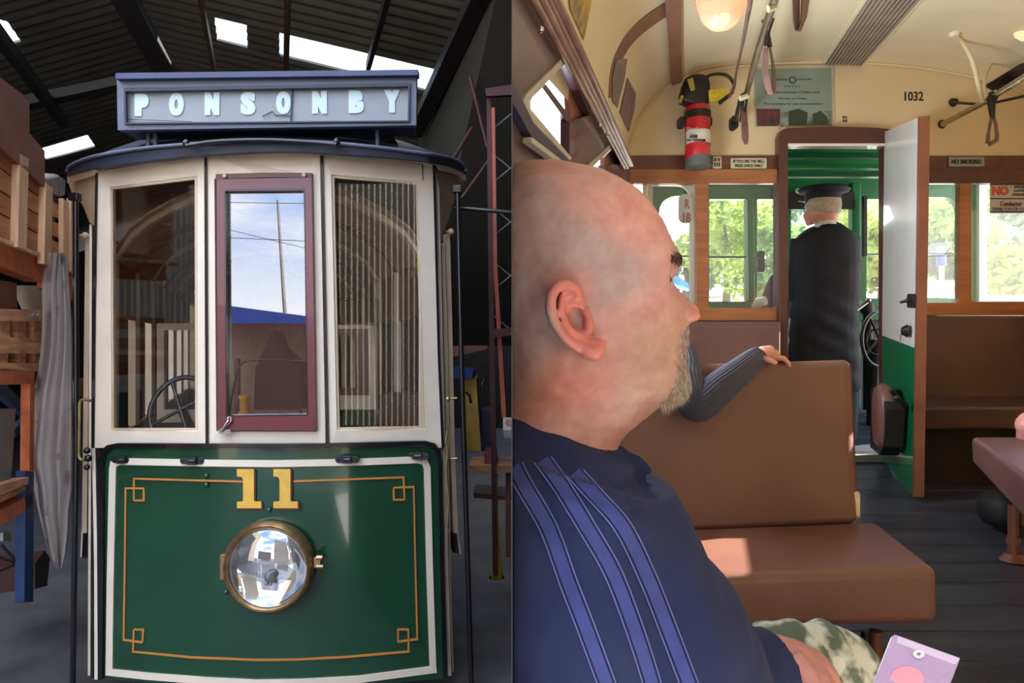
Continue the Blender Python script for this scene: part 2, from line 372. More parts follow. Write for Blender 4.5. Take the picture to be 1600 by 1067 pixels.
# black beads between the bays
for pts, wd in (([(321, 240), (323.5, 700)], 3.4), ([(502.5, 238), (512, 700)], 4), ([(150.5, 262), (147, 500), (145, 700)], 3.2), ([(678, 252), (686, 560), (692, 700)], 4)):
    strip(pts, wd, -0.012, 0.03).build('corner_bead', m_black, tram)
strip([(163, 265), (250, 252), (316, 245)], 1.2, -0.002, 0.004).build('panel_line', m_brownwood, bl)
strip([(510, 243), (600, 249), (660, 256), (661, 282)], 1.2, -0.002, 0.004).build('panel_line', m_brownwood, br)
# panes
def pane(poly, mt, dy, parent, name='pane'):
    mb = MB(); mb.pp([poly], lambda x, y: YF(x)+dy, 0.005); return mb.build(name, mt, parent)
for poly, par, sgn in (([(173, 292), (308, 275), (309, 674), (175, 674)], bl, -1), ([(518, 274), (653, 284), (664, 670), (527, 672)], br, 1)):
    xm = sum(p[0] for p in poly)/4; mb = MB(); mb.pp([poly], lambda x, y: YF(xm)+.04+(x-xm)*sgn*.00375*.14, 0.005); mb.build('pane', m_glassL if sgn < 0 else glass('right tram window glass', 0.05), par)
# maroon window frame in the middle
sash = MB(); sash.pp([[(338, 280), (413, 278), (487, 277), (493.5, 673), (340, 673)], [(350.5, 297), (476, 296), (481, 649), (353, 650.5)]], lambda x, y: YC-0.012, 0.045)
sash = sash.build('window_sash', m_maroon, tram, bevel=0.003)
mb = MB(); mb.pp([[(350.5, 297), (476, 296), (481, 649), (353, 650.5)], [(352, 298.5), (474.5, 297.5), (479.5, 647.5), (354.5, 649)]], YC-0.014, 0.03); mb.build('glazing_bead', m_black, sash)
mb = MB(); mb.pp([(349, 295), (478, 294), (483, 651), (351, 652)], YC+0.02, 0.004); mb.build('pane', m_glassC, sash)
mb = MB(); mb.pp([(337, 272), (413, 269.5), (487, 270), (487, 277), (413, 277), (337, 280)], YC-0.004, 0.05); mb.build('head_rail', m_brownwood, tram)
for x, y in ((351, 274.5), (475, 273)):
    mb = MB(); mb.ball(P(x, y, YC-0.012), 0.014, sc=(1, .6, 1)); mb.build('stop_knob', m_cream2, tram, smooth=60)
# latch on the sash
lt = MB(); lt.pp(rrect(341, 671, 360, 678, 2), YC-0.024, 0.012); lt.tube([P(346, 674, YC-0.03), P(352, 664, YC-0.04), P(357, 656, YC-0.035)], [.010, .008, .008])
lt.tube([P(355, 657, YC-0.035), P(357, 651, YC-0.03), P(361, 652, YC-0.03), P(361, 658, YC-0.03), P(356, 664, YC-0.03)], .005)
lt.build('latch', m_chrome, tram, smooth=50)

# green apron
rows = []
for j in range(25):
    v = j/24; row = []
    for i in range(41):
        u = i/40; xl = lerp(160, 160, v); xr = lerp(686, 694, v); x = lerp(xl, xr, u)
        yb = lerp(1049, 1062, 1-((x-430)/265)**2)+14 if False else 1074-14*((x-425)/265)**2
        y = lerp(697, yb, v); bulge = -0.02*math.sin(math.pi*v)
        row.append(fp(x, y, 0.008+0))
    rows.append(row)
apron = MB(); apron.grid(rows, vec=(0, 0.04, 0)); apron = apron.build('apron', m_green, tram, smooth=40)
bp = [(156, 1062), (157, 900), (157, 722), (160, 708), (168, 699), (182, 696), (320, 696.5), (420, 697), (520, 696), (640, 693), (664, 692.5), (677, 696), (685, 706), (688, 722), (691, 880), (696, 1058)]
A = strip(bp, 7, -0.02, 0.035); A.build('apron_bead', m_black, tram, smooth=50)
# cream border on the apron
so = dens([(165, 1056), (167, 900), (171, 726), (173, 718), (181, 714.5), (320, 717), (430, 718), (560, 716), (655, 712), (668, 714), (673, 724), (677, 880), (682.5, 1050)])
def cstrip(pts, w, mt, parent, name, dy=-0.003, closed=False): return strip(pts, w, dy, 0.014, closed).build(name, mt, parent)
cstrip([(170, 1050), (172, 900), (175.5, 733), (177, 725), (186, 721), (320, 723.5), (430, 724.5), (560, 722), (652, 718.5), (663, 721), (667.5, 731), (671, 880), (676.5, 1046)], 10.5, m_cream, apron, 'border_stripe')
cstrip([(165, 1050), (230, 1057), (320, 1064), (400, 1068), (470, 1067), (560, 1062), (682, 1046)], 10.5, m_cream, apron, 'border_stripe')
for x, y, wl, hl in ((190, 718.5, 32, 10), (300, 720, 38, 11), (542.5, 718, 38, 11), (653, 712.5, 34, 11)):
    mb = MB(); yy = YF(x)-0.02
    mb.pp(rrect(x-wl/2, y-hl/2, x+wl/2, y+hl/2, hl/2-0.2, 5), yy, 0.022)
    mb.box(P(x, y, yy-0.006), (0.05, 0.02, 0.045)); mb.tube([P(x-5, y, yy-.012), P(x+5, y, yy-.012)], .012)
    for dx in (-wl/2+5, wl/2-5): mb.ball(P(x+dx, y, yy), 0.007)
    mb.build('hinge', m_black, apron, smooth=40, bevel=0.003)
# orange lining with square corner knots
LN = [[(209, 782), (209, 748), (300, 750.5), (380, 752.5)], [(458, 752), (545, 749), (630.5, 746), (632, 781)],
      [(224.5, 763), (196, 763), (195, 860), (193, 1000), (222, 1004)], [(615, 762), (646.5, 761), (649, 880), (652, 999), (622, 1003)],
      [(209, 984), (207.5, 1018.5), (300, 1027.5), (400, 1031.5), (460, 1031), (540, 1027), (638.5, 1018.5), (638, 984)],
      [(209, 782), (224.5, 782), (224.5, 763)], [(632, 781), (615.5, 781), (615, 762)], [(209, 984), (223.5, 984), (222.5, 1004)], [(638, 984), (622, 984), (622, 1003)]]
mb = MB()
for l in LN: strip(l, 2.6, -0.001, 0.012, mb=mb)
mb.build('lining', m_orange, apron)
# number 11 in gold with a red drop edge
def one(x, sx=1.0):
    p = [(0, 0), (26.5, 0), (26.5, 49), (28, 50.5), (38, 50.5), (38, 61), (0, 61), (0, 51), (7.5, 50.5), (9.5, 49), (9.5, 17), (7.5, 12.5), (3.5, 11.5), (0, 11.5)]
    return [(x+a*sx, 733+b) for a, b in p]
for x in (370.2, 427.2):
    d = MB(); d.pp([(a+3, b+2.5) for a, b in one(x)], YC-0.001, 0.008); dd = d.build('numeral_shadow_edge', mat('dark red paint', (92, 30, 24), 0.5), apron)
    n = MB(); n.pp(one(x), YC-0.004, 0.006); n.build('numeral', m_gold, apron)
for x, y in ((322, 743.5), (322, 757.5), (420, 797), (353, 925)):
    mb = MB(); mb.ball(P(x, y, YF(x)-0.004), 0.014, sc=(1, .6, 1)); mb.build('bolt', m_green, apron, smooth=60)
# headlamp
hx, hy = 424, 882; hc = P(hx, hy, YC); px1 = YC/F
hl = MB(); hl.lathe([(0.0, 0.0), (69*px1, 0.0), (71*px1, -.03), (70*px1, -.055), (66*px1, -.075), (64.5*px1, -.068), (63*px1, -.078), (61*px1, -.07), (60.3*px1, -.06), (60*px1, -.02)], hc, (0, 1, 0), n=64)
hl = hl.build('headlamp', m_brass, tram, smooth=50)
rf = MB(); rf.lathe([(60.5*px1, -0.055), (52*px1, -0.035), (40*px1, -0.018), (25*px1, -0.008), (8*px1, -.003), (0, -.002)], hc, (0, 1, 0), n=64); rf.build('reflector', mat('lamp mirror', (225, 228, 232), 0.04, metal=1.0, var=0.01), hl, smooth=60)
bu = MB(); bu.lathe([(0, -.06), (.012, -.058), (.026, -.045), (.03, -.03), (.018, -.015), (.016, -.006)], hc+V((0, -.003, -.06)), (0, 1, 0), n=20)
bu.tube([hc+V((-.012, -.02, -.07)), hc+V((-.01, -.05, -.10))], .012); bu.tube([hc+V((.014, -.02, -.07)), hc+V((.012, -.05, -.10))], .012)
bu.build('bulb', mat('lamp bulb glass', (120, 125, 118), 0.1, spec=0.8, metal=0.5), hl, smooth=50)
# convex lens
le = MB(); le.lathe([(60.5*px1, -0.062), (56*px1, -0.075), (45*px1, -0.095), (30*px1, -0.112), (15*px1, -0.121), (0, -0.124)], hc, (0, 1, 0), n=64); le.build('lens', glass('lamp lens glass', 0.32), hl, smooth=60)
hg = MB(); hg.box(P(351, 884, YC-0.04), (.03, .05, .145)); hg.tube([P(346.5, 866, YC-.05), P(346.5, 903, YC-.05)], .012); hg.box(P(352, 868, YC-.05), (.05, .02, .02)); hg.box(P(352, 900, YC-.05), (.05, .02, .02)); hg.build('lamp_hinge', m_brass, hl, smooth=40, bevel=.002)
lc = MB(); lc.box(P(497, 878, YC-0.045), (.04, .035, .06)); lc.tube([P(494, 871, YC-.06), P(505, 871, YC-.06)], .015); lc.tube([P(494, 885, YC-.06), P(506, 885, YC-.06)], .013); lc.build('lamp_clasp', m_brass, hl, smooth=40, bevel=.003)

# corner posts and side strips beyond the front bays
def vstrip(pts, wid, dy, mt, name, th=0.05, y0=None):
    mb = MB(); A = []; B = []
    for x, y in pts: yy = (y0 or YF(x))+dy; A.append(P(x-wid/2, y, yy)); B.append(P(x+wid/2, y, yy))
    mb.ribbon(A, B, (-.02, th, 0)); return mb.build(name, mt, tram, bevel=.003)
vstrip([(146, 700), (149.5, 880), (150, 1062)], 5.5, 0.03, m_cream, 'corner_post')
vstrip([(141.5, 350), (140.5, 700), (139.5, 900), (139, 1056)], 4.2, 0.12, m_cream, 'corner_post')
vstrip([(137, 372), (134, 620), (131.5, 833)], 8, 0.2, m_cream2, 'door_post')
vstrip([(134, 830), (132, 872)], 9, 0.25, m_black, 'step_iron'); vstrip([(128.5, 828), (126.5, 871)], 3, 0.24, m_cream, 'door_post')
vstrip([(146, 340), (144.5, 700), (144.5, 1060)], 3.2, 0.06, m_black, 'corner_bead')
vstrip([(153, 700), (155, 1062)], 5, 0.02, m_black, 'corner_bead')
vstrip([(682, 262), (689, 560), (694, 760), (697, 900), (702, 1056)], 7.5, 0.06, m_cream, 'corner_post')
vstrip([(688, 380), (693.5, 600), (699, 900), (706, 1054)], 2.5, 0.10, m_black, 'corner_bead')
vstrip([(692.5, 380), (697.5, 620), (702, 900), (706.5, 1050)], 5.5, 0.14, m_cream2, 'corner_post')
vstrip([(699.5, 365), (703, 500), (707, 700), (712, 833)], 7.5, 0.2, m_cream2, 'door_post')
vstrip([(715, 830), (719.5, 866)], 2.2, 0.24, m_cream, 'door_post'); vstrip([(710, 832), (714, 864)], 10, 0.27, m_black, 'step_iron')
for x, y in ((704.5, 362), (133.5, 368)):
    mb = MB(); mb.ball(P(x, y, 4.2), .022); mb.tube([P(x-8, y, 4.2), P(x, y, 4.2)], .009); mb.build('post_knob', m_cream2, tram, smooth=60)
# side walls under the soffit (run back along the tracks)
def side(pts, mt, name, back=5.2):
    mb = MB(); mb.prism([P(x, y, yy) for x, y, yy in pts], (0.03, 0.03, 0)); return mb.build(name, mt, tram)
for sx, x0 in ((-1, 152), (1, 688)):
    a = P(x0, 700, 4.12); b = P(x0, 1062, 4.12)
    mb = MB(); mb.prism([a, b, b+DL*5.5, a+DL*5.5], (0.03 if sx < 0 else -0.03, 0, 0)); mb.build('side_panel', m_green, tram)
# roof edge, soffit and roof dome
top = catmull([(106, 268), (110, 261), (125, 253), (152, 244.5), (200, 236), (240, 231), (300, 226), (360, 222), (413, 221), (470, 222), (526, 225), (600, 232), (653, 239), (690, 244.5), (713, 251), (726, 261), (728, 268)], 6)
bot = catmull([(105, 275), (112, 272), (128, 268), (152, 261.5), (200, 254.5), (240, 250), (300, 243), (360, 239), (413, 236.5), (470, 236.5), (526, 240), (600, 245), (653, 250.5), (690, 255), (713, 262), (725, 270), (728, 274)], 6)
def YR(x):
    u = (x-415)/312; return 3.62+0.27*abs(u)**2+0.35*max(0, abs(u)-0.82)/0.18*1.0
A = [P(x, y, YR(x)) for x, y in top]; B = [P(x, y, YR(x)+.01) for x, y in bot]
rf = MB(); rf.ribbon(A, B, (0, .05, 0)); rf = rf.build('roof_rim', m_navy, tram, smooth=40)
rl = MB(); rl.tube([p+V((0, -.01, 0)) for p in A], .011); rl.build('gutter', m_bluegrey, rf, smooth=60)
inner = [(x, y+9, YR(x)+.04) for x, y in bot]
mb = MB(); C = [P(x, y-4, YR(x)+.03) for x, y in bot]; Dd = [P(x, y+(11 if (x < 150 or x > 682) else 3), YR(x)+.10) for x, y in bot]; mb.grid([C, Dd], vec=(0, .02, 0)); mb.build('cornice', m_cream, tram, smooth=40)
# soffits at the two corners
for pts in ([(107, 279), (118, 273), (150, 264), (147, 352), (140, 348), (128, 318), (114, 306), (109, 292)], [(680, 256), (700, 261), (722, 273), (724, 290), (721, 298), (710, 310), (700, 345), (690, 368), (687, 300)]):
    mb = MB(); mb.prism([P(x, y, YR(x)+.16) for x, y in pts], (0, .03, 0)); mb.build('soffit', m_int, tram)
rd = MB(); rows = []
for k in range(9):
    t = k/8; rows.append([lerp(P(x, y, YR(x)+.02), P(417, 205, 5.2)+V(((x-417)*.0018*(1-.0*t), 0, 0)), t)+V((0, 0, 0.05*math.sin(math.pi*t))) for x, y in top])
rd.grid(rows, vec=(0, 0.01, -.02)); rd.build('roof', m_navy, tram, smooth=50)
for a, b in (((291, 226), (250, 230)), ((526, 224), (560, 228))):
    mb = MB(); mb.tube([P(a[0], a[1]+2, 3.6), P(a[0], a[1]-6, 3.62)], .012); mb.ball(P(a[0], a[1]-2, 3.6), .02); mb.build('gutter_clip', m_black, rf, smooth=50)
mb = MB(); mb.tube([P(x, y, 3.58) for x, y in catmull([(291, 228), (340, 221), (413, 219), (480, 222), (526, 226)], 6)], .012); mb.build('gutter', m_black, rf, smooth=60)

# destination box
sg = MB(); sg.pp([[(182, 116), (651.5, 110.5), (650.5, 196), (183.5, 203.5)], [(195, 141), (639, 133), (638, 188.5), (196, 192)]], 3.72, 0.04)
sg = sg.build('destination_box', m_bluegrey, tram, bevel=.003)
mb = MB(); mb.pp([(186, 117), (648, 112), (647, 195), (187, 202)], 3.76, 0.20, (-.1, 1, 0)); mb.build('box_body', m_navy, sg)
mb = MB(); mb.pp([(180.5, 114), (653, 108.5), (653, 117), (180.5, 123)], 3.68, 0.06); mb.build('box_lid', mat('blue lid', (62, 72, 112), 0.45), sg)
mb = MB(); mb.pp([[(193, 137), (641, 129.5), (640, 190), (194, 194)], [(196, 142.5), (638, 134.5), (637, 188), (197, 191.5)]], 3.705, 0.02); mb.build('box_bezel', m_navy, sg)
mb = MB(); mb.pp([(194, 139), (640, 131), (639, 190), (195, 193.5)], 3.745, 0.01); mb.build('blind', mat('grey destination blind', (150, 156, 164), 0.5, var=0.05), sg)
m_let = mat('pale blue lettering', (208, 232, 236), 0.5, var=0.03)
for ch, a, b in zip('PONSONBY', (207.5, 261, 317, 373, 428.5, 485, 542, 597), (235, 290, 345.5, 402, 457, 513.5, 571.5, 628)):
    t = (a-207)/390; 
    o = text_fit(ch, a+4.5, 146-6*t, b-4.5, 181.5-5.5*t, 3.738, m_let, sg, 'letter', bold=0.06)
    bm = bmesh.new(); bm.from_mesh(o.data); g0 = bm.verts[:]+bm.edges[:]+bm.faces[:]
    for k in (-1, 1):
        g = bmesh.ops.duplicate(bm, geom=g0)['geom']; bmesh.ops.translate(bm, verts=[q for q in g if isinstance(q, bmesh.types.BMVert)], vec=(k*.0068, k*.0004, 0))
    bm.to_mesh(o.data); bm.free()
mb = MB(); mb.pp([(455, 137), (457.5, 137), (455, 190), (453, 190)], 3.73, 0.006); mb.build('blind_seam', m_navy, sg)
mb = MB(); mb.tube([P(410, 182, 3.735), P(426, 174, 3.735), P(430, 180, 3.735), P(453, 181, 3.735)], .003); mb.build('crack', m_navy, sg)
mb = MB(); mb.tube([P(196, 186, 3.735), P(300, 190, 3.735)], .0015); mb.build('crack', m_navy, sg)
mb = MB(); mb.pp([(255, 196), (600, 192), (620, 222), (240, 224)], 4.0, 0.5); mb.build('box_support', m_dark, tram)
for x in (232, 243, 590):
    mb = MB(); mb.tube([P(x, 200, 3.85), P(x, 232, 3.85)], .014); mb.build('box_bracket', m_bluegrey, tram, smooth=50)
# tall handrail poles, brass handles, chain
for pts, lab in (([(118, 312, 4.05), (119, 700, 4.05), (113, 1110, 4.05)], 0), ([(715, 300, 4.15), (722, 600, 4.15), (738, 1110, 4.15)], 1)):
    mb = MB(); mb.tube([P(*p) for p in pts], .017, 12); o = mb.build('hand_pole', m_black, tram, smooth=60)
    mb = MB(); x, y, yy = pts[0]; mb.box(P(x-1, y-4, yy), (.06, .05, .05)); mb.build('pole_socket', m_black, o, bevel=.006)
mb = MB(); mb.tube([P(x, y, 4.0) for x, y in catmull([(141, 626), (130, 624), (125, 630), (124, 660), (123.5, 700), (124, 714), (129, 719), (138, 716)], 5)], .010); mb.build('grab_handle', m_brass2, tram, smooth=60)
mb = MB(); mb.ball(P(136, 704, 4.0), .02); mb.ball(P(138, 716, 4.0), .022); mb.ball(P(136, 730, 4.0), .018); mb.build('handle_boss', m_black, tram, smooth=60)
for y in (623, 717):
    mb = MB(); mb.ball(P(700, y, 4.0), .018); mb.tube([P(700, y, 4.0), P(714, y-1, 4.0)], .007); mb.build('handle_boss', m_brass2, tram, smooth=60)
mb = MB(); mb.tube([P(x, y, 3.97) for x, y in catmull([(699, 672), (697, 690), (699, 705), (697.5, 740), (700.5, 780), (699, 824)], 5)], .006); mb.build('chain', m_brass2, tram, smooth=60)

# interior of the tram seen through its front windows
def LI(x, y, s, yy=4.3): return P(x, y, yy)+DL*s
m_seat_dk = mat('dark brown seat', (66, 38, 32), 0.4)
xl, xr = 170, 672
for a, nm in ((P(xl, 690, 4.35), 'inner_wall'), (P(xr-4, 690, 4.35), 'inner_wall')):
    mb = MB(); mb.prism([a, a+DL*5.2, a+DL*5.2+V((0, 0, -0.75)), a+V((0, 0, -0.75))], (0.02, 0, 0)); mb.build(nm, m_brownwood, tram)
    for k in range(7):
        p = a+DL*(0.1+0.8*k); mb = MB(); mb.box(p+V((0, 0, 0.62)), (.06, .06, 1.25)); mb.build('window_post', m_cream2, tram)
        if k < 6:
            mb = MB(); q = a+DL*(0.5+0.8*k); mb.prism([q-DL*.37+V((0, 0, .85)), q+DL*.37+V((0, 0, .85)), q+DL*.37+V((0, 0, 1.25)), q-DL*.37+V((0, 0, 1.25))], (.02, 0, 0)); mb.build('upper_panel', m_brownwood, tram)
# arched ceiling with ribs
def arch(s, k0=0.0):
    out = []
    for i in range(17):
        t = i/16; x = lerp(xl, xr, t); y = 405-125*math.sin(math.pi*t)**0.6+k0; out.append(P(x, y, 4.35)+DL*s)
    return out
mb = MB(); mb.grid([arch(s) for s in (0, 1.3, 2.6, 3.9, 5.2)], vec=(0, 0, .02)); mb.build('inner_ceiling', m_int, tram, smooth=50)
for k in range(7):
    A = arch(0.1+0.8*k); B = arch(0.18+0.8*k); mb = MB(); mb.ribbon([p+V((0, 0, -.04)) for p in A], [p+V((0, 0, -.04)) for p in B], (0, 0, .05)); mb.build('ceiling_rib', m_brownwood if k % 2 else m_cream2, tram)
mb = MB(); A = [p for p in arch(5.2)]; mb.prism(A+[P(xr, 830, 4.35)+DL*5.2, P(xl, 830, 4.35)+DL*5.2], (0, .02, 0)); mb.build('rear_bulkhead', m_int, tram)
# platform bulkhead with door opening
bk = lambda x, y: P(x, y, 5.0)
def bkp(loops, mt, name, th=.03, Y=5.0): mb = MB(); mb.pp(loops, Y, th); return mb.build(name, mt, tram)
bkp([[(500, 505), (584, 505), (588, 642), (502, 642)], [(510, 514), (575, 514), (578, 618), (511, 618)]], m_cream2, 'door_frame')
bkp([[(511, 514), (575, 514), (578, 618), (511, 618)], [(522, 524), (556, 524), (558, 606), (522, 606)]], m_brownwood, 'saloon_door', Y=5.02)
bkp([(520, 640), (586, 640), (584, 700), (520, 700)], m_green, 'lower_panel')
bkp([[(245, 505), (330, 505), (330, 660), (245, 660)], [(256, 516), (322, 516), (322, 640), (256, 640)]], m_cream2, 'door_frame', Y=5.4)
mb = MB(); mb.tube([P(x, y, 4.9) for x, y in catmull([(524, 445), (525, 416), (533, 411), (540, 425), (536, 438), (530, 440)], 5)], .006); mb.tube([P(525, 440, 4.9), P(526, 468, 4.9), P(590, 468, 4.9), P(592, 640, 4.9)], .006); mb.tube([P(522, 506, 4.9), P(590, 507, 4.9)], .006); mb.build('conduit', m_black, tram, smooth=60)
mb = MB(); mb.pp(rrect(592, 616, 670, 632, 4), 4.9, .25); mb.pp(rrect(592, 632, 672, 690, 3), 4.86, .08); mb.build('platform_seat', m_seat_dk, tram, bevel=.01)
# brake wheel and controller
wh = MB(); c = P(282, 640, 4.25); pts = []
for k in range(33): a = 2*math.pi*k/32; pts.append(c+V((math.cos(a)*.2, .08*math.sin(a), math.sin(a)*.21)))
wh.tube(pts, .017, 10, cap=False)
for k in range(4): a = math.pi*k/2+.5; wh.tube([c, c+V((math.cos(a)*.2, .08*math.sin(a), math.sin(a)*.21))], .012)
wh.tube([c+V((0, .02, 0)), c+V((0, .3, -.35))], .03); wh.build('brake_wheel', m_black, tram, smooth=60)
mb = MB(); mb.pp(rrect(366, 560, 372, 655, 2), 4.4, .04); mb.tube([P(x, y, 4.3) for x, y in catmull([(356, 660), (364, 610), (376, 570), (400, 562), (440, 563), (478, 564)], 5)], .008); mb.tube([P(470, 650, 4.3), P(468, 610, 4.3), P(480, 590, 4.3)], .008); mb.build('control_pipes', m_black, tram, smooth=60)
mb = MB(); mb.lathe([(0, 0), (.035, 0), (.038, .02), (.03, .025), (.03, .10), (.038, .11), (.036, .13), (0, .13)], P(382, 648, 4.25), (0, 0, 1), 18); mb.build('lubricator', mat('yellow lubricator', (222, 160, 40), 0.4), tram, smooth=50)
mb = MB(); mb.pp([(396, 640), (398, 575), (412, 545), (424, 515), (434, 545), (470, 575), (470, 640)], 4.6, .25); mb.build('controller', m_dark, tram, bevel=.01)

# ------------------------------------------------------------------ mirrored yard: container, brick building, mast, wires
mk = lambda px, py, Yb: V(((px-800)/F*(2*YC+Yb), -Yb, CZ+(533.5-py)/F*(2*YC+Yb)))   # where a thing stands that the flat middle pane mirrors at px, py
cn = MB(); L_ = mk(300, 483, 12); R_ = mk(478, 494, 12); cn.prism([V((L_.x, -12, 0)), V((R_.x, -12, 0)), V((R_.x, -12, R_.z)), V((L_.x, -12, L_.z+.25))], (0, -2.4, 0)); cn.build('shipping_container', mat('blue container', (30, 52, 130), 0.5), own=True, label='blue shipping container in the yard, mirrored in the maroon framed window', cat='container')
bb = MB(); L_ = mk(345, 505, 9.5); R_ = mk(560, 505, 9.5); bb.prism([V((L_.x, -9.5, 0)), V((R_.x, -9.5, 0)), V((R_.x, -9.5, R_.z)), V((L_.x, -9.5, L_.z))], (0, -2.0, 0)); bb.build('brick_shed', mat('red brick', (58, 30, 27), 0.8, var=.3, scale=20), own=True, label='red brick shed mirrored in the maroon framed window below the sky', cat='shed')
ms = MB(); t_ = mk(433, 312, 20); b_ = mk(445, 495, 20); ms.tube([V((b_.x+.2, -20, 0)), V((b_.x, -20, b_.z)), t_], [.10, .09, .05]); ms.build('mast', mat('grey mast', (110, 108, 104), 0.6), own=True, smooth=60, label='tall tapering mast mirrored in the maroon framed window', cat='mast')
for i, (a, b, lb) in enumerate((((340, 368), (520, 378), 'overhead wire mirrored level across the maroon framed window'), ((340, 340), (520, 398), 'overhead wire mirrored slanting down across the maroon framed window'), ((340, 315), (520, 318), 'topmost overhead wire mirrored in the maroon framed window'))):
    mb = MB(); mb.tube([mk(a[0]-60, a[1], 14+i*.7), mk(b[0], b[1], 14+i*.7)], .012, 6); mb.build('overhead_wire', m_black, own=True, label=lb, cat='wire')
# ------------------------------------------------------------------ racking and timber on the left of the tram
RO = V((-2.95, 3.7, 0)); RN = V((1, 0.4, 0)).normalized()
def RK(x, y, off=0.0): return ray_plane(x, y, RO+RN*off, RN)
def rkp(poly, th, mt, name, parent=None, off=0.0, **kw):
    mb = MB(); mb.prism([RK(x, y, off) for x, y in poly], -RN*th); return mb.build(name, mt, parent, **kw)
m_plank = mat('rough orange pine', (206, 142, 98), 0.75, var=0.22, scale=7, stretch=(.4, .4, 4), bump=0.2)
m_plank2 = mat('pale pine batten', (232, 192, 152), 0.7, var=0.15, scale=8, stretch=(3, 3, .3))
m_plank3 = mat('weathered pallet wood', (208, 156, 114), 0.8, var=0.28, scale=9, stretch=(.5, .5, 3))
m_redbrown = mat('dark red brown wood', (140, 88, 70), 0.6, var=0.15, scale=5)
m_rackor = mat('orange rack paint', (200, 104, 54), 0.5, var=0.2, scale=12)
m_rackbl = mat('blue rack paint', (34, 66, 120), 0.5, var=0.2, scale=12)
cr = thing('timber_crate', 'slatted orange pine crate on the rack, two pale battens on its side', 'crate', RK(35, 395))
rkp([(-60, 175), (80, 295), (80, 402), (-60, 345)], 0.9, m_plank, 'body', cr, -0.01)
for k in range(4):
    t0, t1 = k/4+.012, (k+1)/4-.012
    rkp([(-60, lerp(175, 345, t0)), (80, lerp(295, 402, t0)), (80, lerp(295, 402, t1)), (-60, lerp(175, 345, t1))], .02, m_plank if k % 2 else mat('reddish pine', (190, 122, 82), .75, var=.2, scale=7, stretch=(.4, .4, 4)), 'plank', cr, .012)
for a, b, c, d in ((31, 45, 240, 386), (72, 83, 286, 412), (-20, -2, 190, 350)):
    rkp([(a, c), (b, c+8), (b-3, d+4), (a-3, d)], .04, m_plank2, 'batten', cr, .05)
rkp([(-60, 345), (66, 396), (66, 402), (-60, 352)], .5, m_plank2, 'skid', cr, 0.03)
c2 = thing('timber_crate', 'slatted brown crate on the rack behind the pale-battened pine crate', 'crate', RK(97, 425))
rkp([(83, 306), (113, 330), (113, 430), (83, 418)], .8, m_redbrown, 'body', c2, -0.02)
for a, b in ((99, 107), (111, 114)): rkp([(a, 310), (b, 316), (b, 428), (a, 424)], .03, m_plank2, 'batten', c2, .03)
for k in range(3):
    t = 316+30*k; rkp([(84, t), (113, t+14), (113, t+34), (84, t+22)], .02, m_plank, 'plank', c2, .0)
b1 = thing('wooden_box', 'plain dark red-brown box on top of the pine crate', 'box', RK(20, 250))
rkp([(-60, 75), (36, 148), (46, 160), (46, 262), (-60, 172)], .8, m_redbrown, 'body', b1, 0.02)
rkp([(-60, 130), (46, 208), (70, 236), (70, 292), (-60, 178)], .7, m_redbrown, 'ledge', b1, 0.05)
mb = MB(); mb.prism([RK(x, y, .0) for x, y in ((74, 277), (90, 272), (104, 282), (103, 305), (96, 308), (80, 300))], -RN*.3); mb.build('plastic_bag', mat('crumpled grey plastic', (150, 140, 142), .3, var=.3, scale=20, bump=.5), own=True, label='crumpled grey plastic bag on top of the rear slatted crate', cat='bag', smooth=50, bevel=.02)
# pallet racking
rk = thing('pallet_rack', 'orange and blue steel pallet rack along the left wall', 'rack', RK(60, 1000))
rkp([(-60, 352), (68, 406), (68, 418), (66, 441), (-60, 392)], .10, m_rackor, 'beam', rk)
rkp([(-60, 570), (55, 580), (53, 600), (-60, 602)], .10, m_rackor, 'beam', rk)
rkp([(-60, 834), (54, 768), (54, 790), (-60, 856)], .10, m_rackor, 'beam', rk)
rkp([(47, 596), (54, 600), (53, 740), (46, 740)], .05, m_rackor, 'upright', rk)
rkp([(40, 735), (53, 738), (52, 940), (38, 940)], .05, m_rackbl, 'upright', rk, 0.0)
rkp([(-6, 585), (6, 595), (50, 643), (46, 656), (-6, 610)], .04, m_rackbl, 'brace', rk, -.2)
rkp([(48, 645), (50, 655), (26, 684), (22, 672)], .04, m_rackbl, 'brace', rk, -.2)
rkp([(83, 418), (118, 434), (118, 470), (83, 450)], .10, m_rackor, 'beam', rk, -.02)
rkp([(100, 590), (132, 590), (132, 620), (100, 620)], .10, m_redbrown, 'beam', rk, -.3)
rkp([(-60, 775), (45, 745), (44, 756), (-60, 800)], 1.0, m_plank3, 'shelf_board', rk, 0.02)
rkp([(-60, 800), (44, 758), (44, 764), (-60, 815)], 1.0, m_plank3, 'shelf_board', rk, 0.0)
# things on the rack
tb = MB(); tc_ = RK(54, 497, -.2); tb.lathe([(0, 0), (.045, 0), (.06, .02), (.10, .12), (.122, .23), (.13, .235), (.12, .24), (.11, .2), (0, .05)], tc_, (0, 0, 1), 28); tb.build('plant_tub', mat('grey beige fibreglass', (188, 180, 158), .5, var=.15), own=True, smooth=50, label='tapered grey-beige tub on the wooden pallets beneath the crate', cat='tub')
rkp([(-60, 428), (26, 442), (27, 484), (-60, 484)], .5, m_redbrown, 'wooden_box', own=True, label='short brown wooden box beside the grey-beige tub', cat='box', off=-.1)
mb = MB(); mb.grid([[RK(44+4*i, 490+(i % 2)*3+j*3, .02-j*.01) for i in range(5)] for j in range(3)], vec=(0, .01, 0)); mb.build('rag', mat('white rag', (200, 196, 188), .8), own=True, label='small white rag on the pallet under the grey-beige tub', cat='rag')
pl = thing('pallet', 'weathered wooden pallet with square openings, upper of the two', 'pallet', RK(30, 530), group=None)
